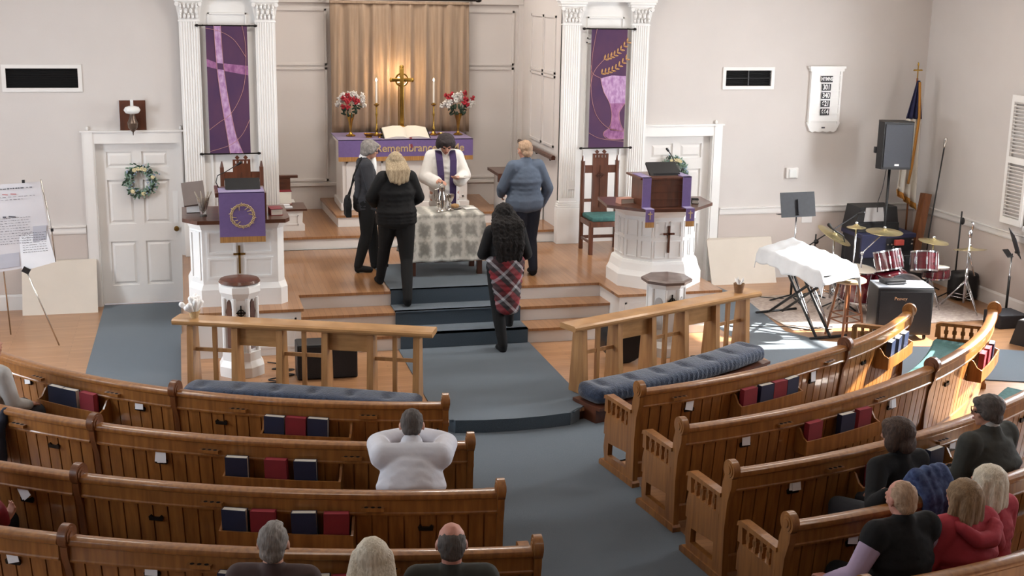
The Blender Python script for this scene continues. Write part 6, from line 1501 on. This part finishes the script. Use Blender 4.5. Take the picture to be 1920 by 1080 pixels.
# 7-9 backs of heads in the foreground, left of the aisle
for args in ((8.45, -15.7, 1.0, 'person with wavy grey hair in a brown top at the bottom of the picture', dict(top='cloth_brown', hair='hair_grey', style='short', headrot=(-4, 3, 0), girth=1.1)),
             (8.50, -12.15, .95, 'person with long pale blonde hair between two men at the bottom of the picture', dict(top='cloth_charcoal', hair='hair_pale', style='long', headrot=(-3, 0, 0))),
             (8.45, -9.35, 1.0, 'balding person in a dark green sweater nearest the aisle at the bottom', dict(top='cloth_darkgreen', hair='hair_darkgrey', style='bald', headrot=(-14, 0, 0), girth=1.15, skin='skin_pink'))):
    loc, a = at_pew(args[0], args[1]); person(args[3], loc, a, seated(args[2]), bottom='cloth_black', **args[4])
# right side
loc, a = at_pew(7.62, 14.2); person('person with short brown hair in a black turtleneck, fourth pew right of the aisle', loc, a, seated(1.02, .05, elL=(-.33, -.10, .74), wrL=(-.37, -.24, .88), haL=(-.38, -.36, .84), pnL=(0, -.6, -1)), top='cloth_black', bottom='cloth_charcoal', hair='hair_brown', style='fluffybob', headrot=(-4, 25, 0), collar='cloth_black', girth=1.05)
loc, a = at_pew(7.62, 21.3); person('large person with dark grey hair and glasses in a charcoal sweater, far right', loc, a, seated(1.03, .06, shL=(-.2, .05, .91), shR=(.2, .05, .91)), top='cloth_darkgreen', bottom='cloth_black', hair='hair_darkgrey', style='tousled', headrot=(-4, 38, 0), collar='cloth_grey', girth=1.5, face=True, glasses=True, top_infl=.024)
loc, a = at_pew(8.42, 9.1)
person('person in a black vest with lavender sleeves, fifth pew right of the aisle', loc, a, seated(1.05, .04, shL=(-.2, .02, .92), elL=(-.30, .0, .70), wrL=(-.24, .22, .60), haL=(-.2, .34, .60), elR=(.30, .10, .70)) if 0 else seated(1.0, .04, elL=(-.33, .02, .70), wrL=(-.36, .22, .58), haL=(-.34, .34, .58), elR=(.28, .10, .70)), top='cloth_black', sleeve='cloth_lavender', vest=True, bottom='cloth_black', hair='hair_sand', style='thin', headrot=(-10, 0, 0), girth=1.2, top_infl=.026, skin='skin_pink')
loc, a = at_pew(8.40, 12.6); person('person with honey blond bob hair in a red hooded sweater', loc, a, seated(.93, .05, elL=(-.3, .06, .70), elR=(.34, .08, .72)), top='cloth_red', bottom='cloth_black', hair='hair_honey', style='bob', headrot=(-6, 10, 6), girth=1.3, top_infl=.03)
bpy.data.objects[BT[0].name]
g = G().chain([((-.13, .02, .90), .03), ((-.12, -.08, .89), .04), ((-.05, -.13, .83), .05), ((.06, -.13, .82), .055), ((.15, -.07, .86), .05), ((.17, .03, .88), .035)]); soft('hood', g, 'cloth_red', BT[0], .012, 3)
loc, a = at_pew(8.28, 15.0); person('person with pale blonde hair beside the red hooded sweater, far right', loc, a, seated(.92, .05), top='cloth_red', bottom='cloth_black', hair='hair_pale', style='bob', headrot=(-8, 20, 8))
# hand resting on the fourth pew rail
loc, a = at_pew(7.66, 9.6)
# partly visible people at the left edge
loc, a = at_pew(5.84, -46.9); person('person in a pale grey top, only a shoulder visible at the left edge', loc, a, seated(1.0, .05), top='cloth_grey', bottom='cloth_charcoal', hair='hair_grey', style='short')
loc, a = at_pew(7.60, -33.6); person('person in a dark red top, only a raised hand visible at the left edge', loc, a, seated(1.0, .0, elR=(.28, .14, .72), wrR=(.27, .22, .60), haR=(.33, .28, .72), pnR=(-.3, -1, 0)), top='book_red', bottom='cloth_black', hair='hair_grey', style='short')
# clothes left on the pews
def coat(name, label, pts, m, rows=None):
    t = thing(name, label, 'coat', pts[0][0]); g = G()
    for (a_, ra), (b_, rb) in zip(pts, pts[1:]): g.cap(Vector(a_), Vector(b_), ra, rb)
    g.xf(Matrix.Translation(-Vector(pts[0][0]))); soft('cloth', g, m, t, .014, 6, disp=.05, dscale=.09); return t
p = pf(4, 13.6, -.03, .90)
er, et = axes(13.6)
t = thing('draped_jacket', 'navy patterned jacket draped over the fourth pew beside the black turtleneck', 'coat', p)
g = G()
for u in (-.10, -.03, .05, .11): g.chain([(et*u-er*.06+Vector((0, 0, .02)), .05), (et*u+Vector((0, 0, .10)), .055), (et*(u*.9+.02)+er*.09+Vector((0, 0, -.02)), .045), (et*(u*.7+.06)+er*.085+Vector((0, 0, -.36)), .035)])
soft('cloth', g, 'cloth_pattern', t, .012, 4, disp=.03, dscale=.07)
for row, a_, lab in ((4, -25.9, 'dark coat lying on the fourth pew seat at its left joint'), (4, -23.6, 'navy bundle lying on the fourth pew seat right of its joint')):
    p = pf(4, a_, -.3, .45); t = thing('folded_coat', lab, 'coat', p); g = G().ell((0, 0, .06), (.16, .12, .07)).ell((.1, .04, .05), (.12, .1, .055)); soft('cloth', g, 'denim', t, .012, 4, disp=.04, dscale=.08)
p = pf(2, -41.3, .03, .56); er, et = axes(-41.3); t = thing('hanging_coat', 'dark coat hanging over the second pew at the left edge', 'coat', p); g = G()
for u in (-.1, 0, .1): g.chain([(et*u-er*.02+Vector((0, 0, .27)), .03), (et*u+er*.05+Vector((0, 0, .15)), .045), (et*u*1.1+er*.05+Vector((0, 0, -.2)), .04)])
soft('cloth', g, 'denim', t, .012, 4, disp=.03, dscale=.07)
# paper in the lap of the person in the vest
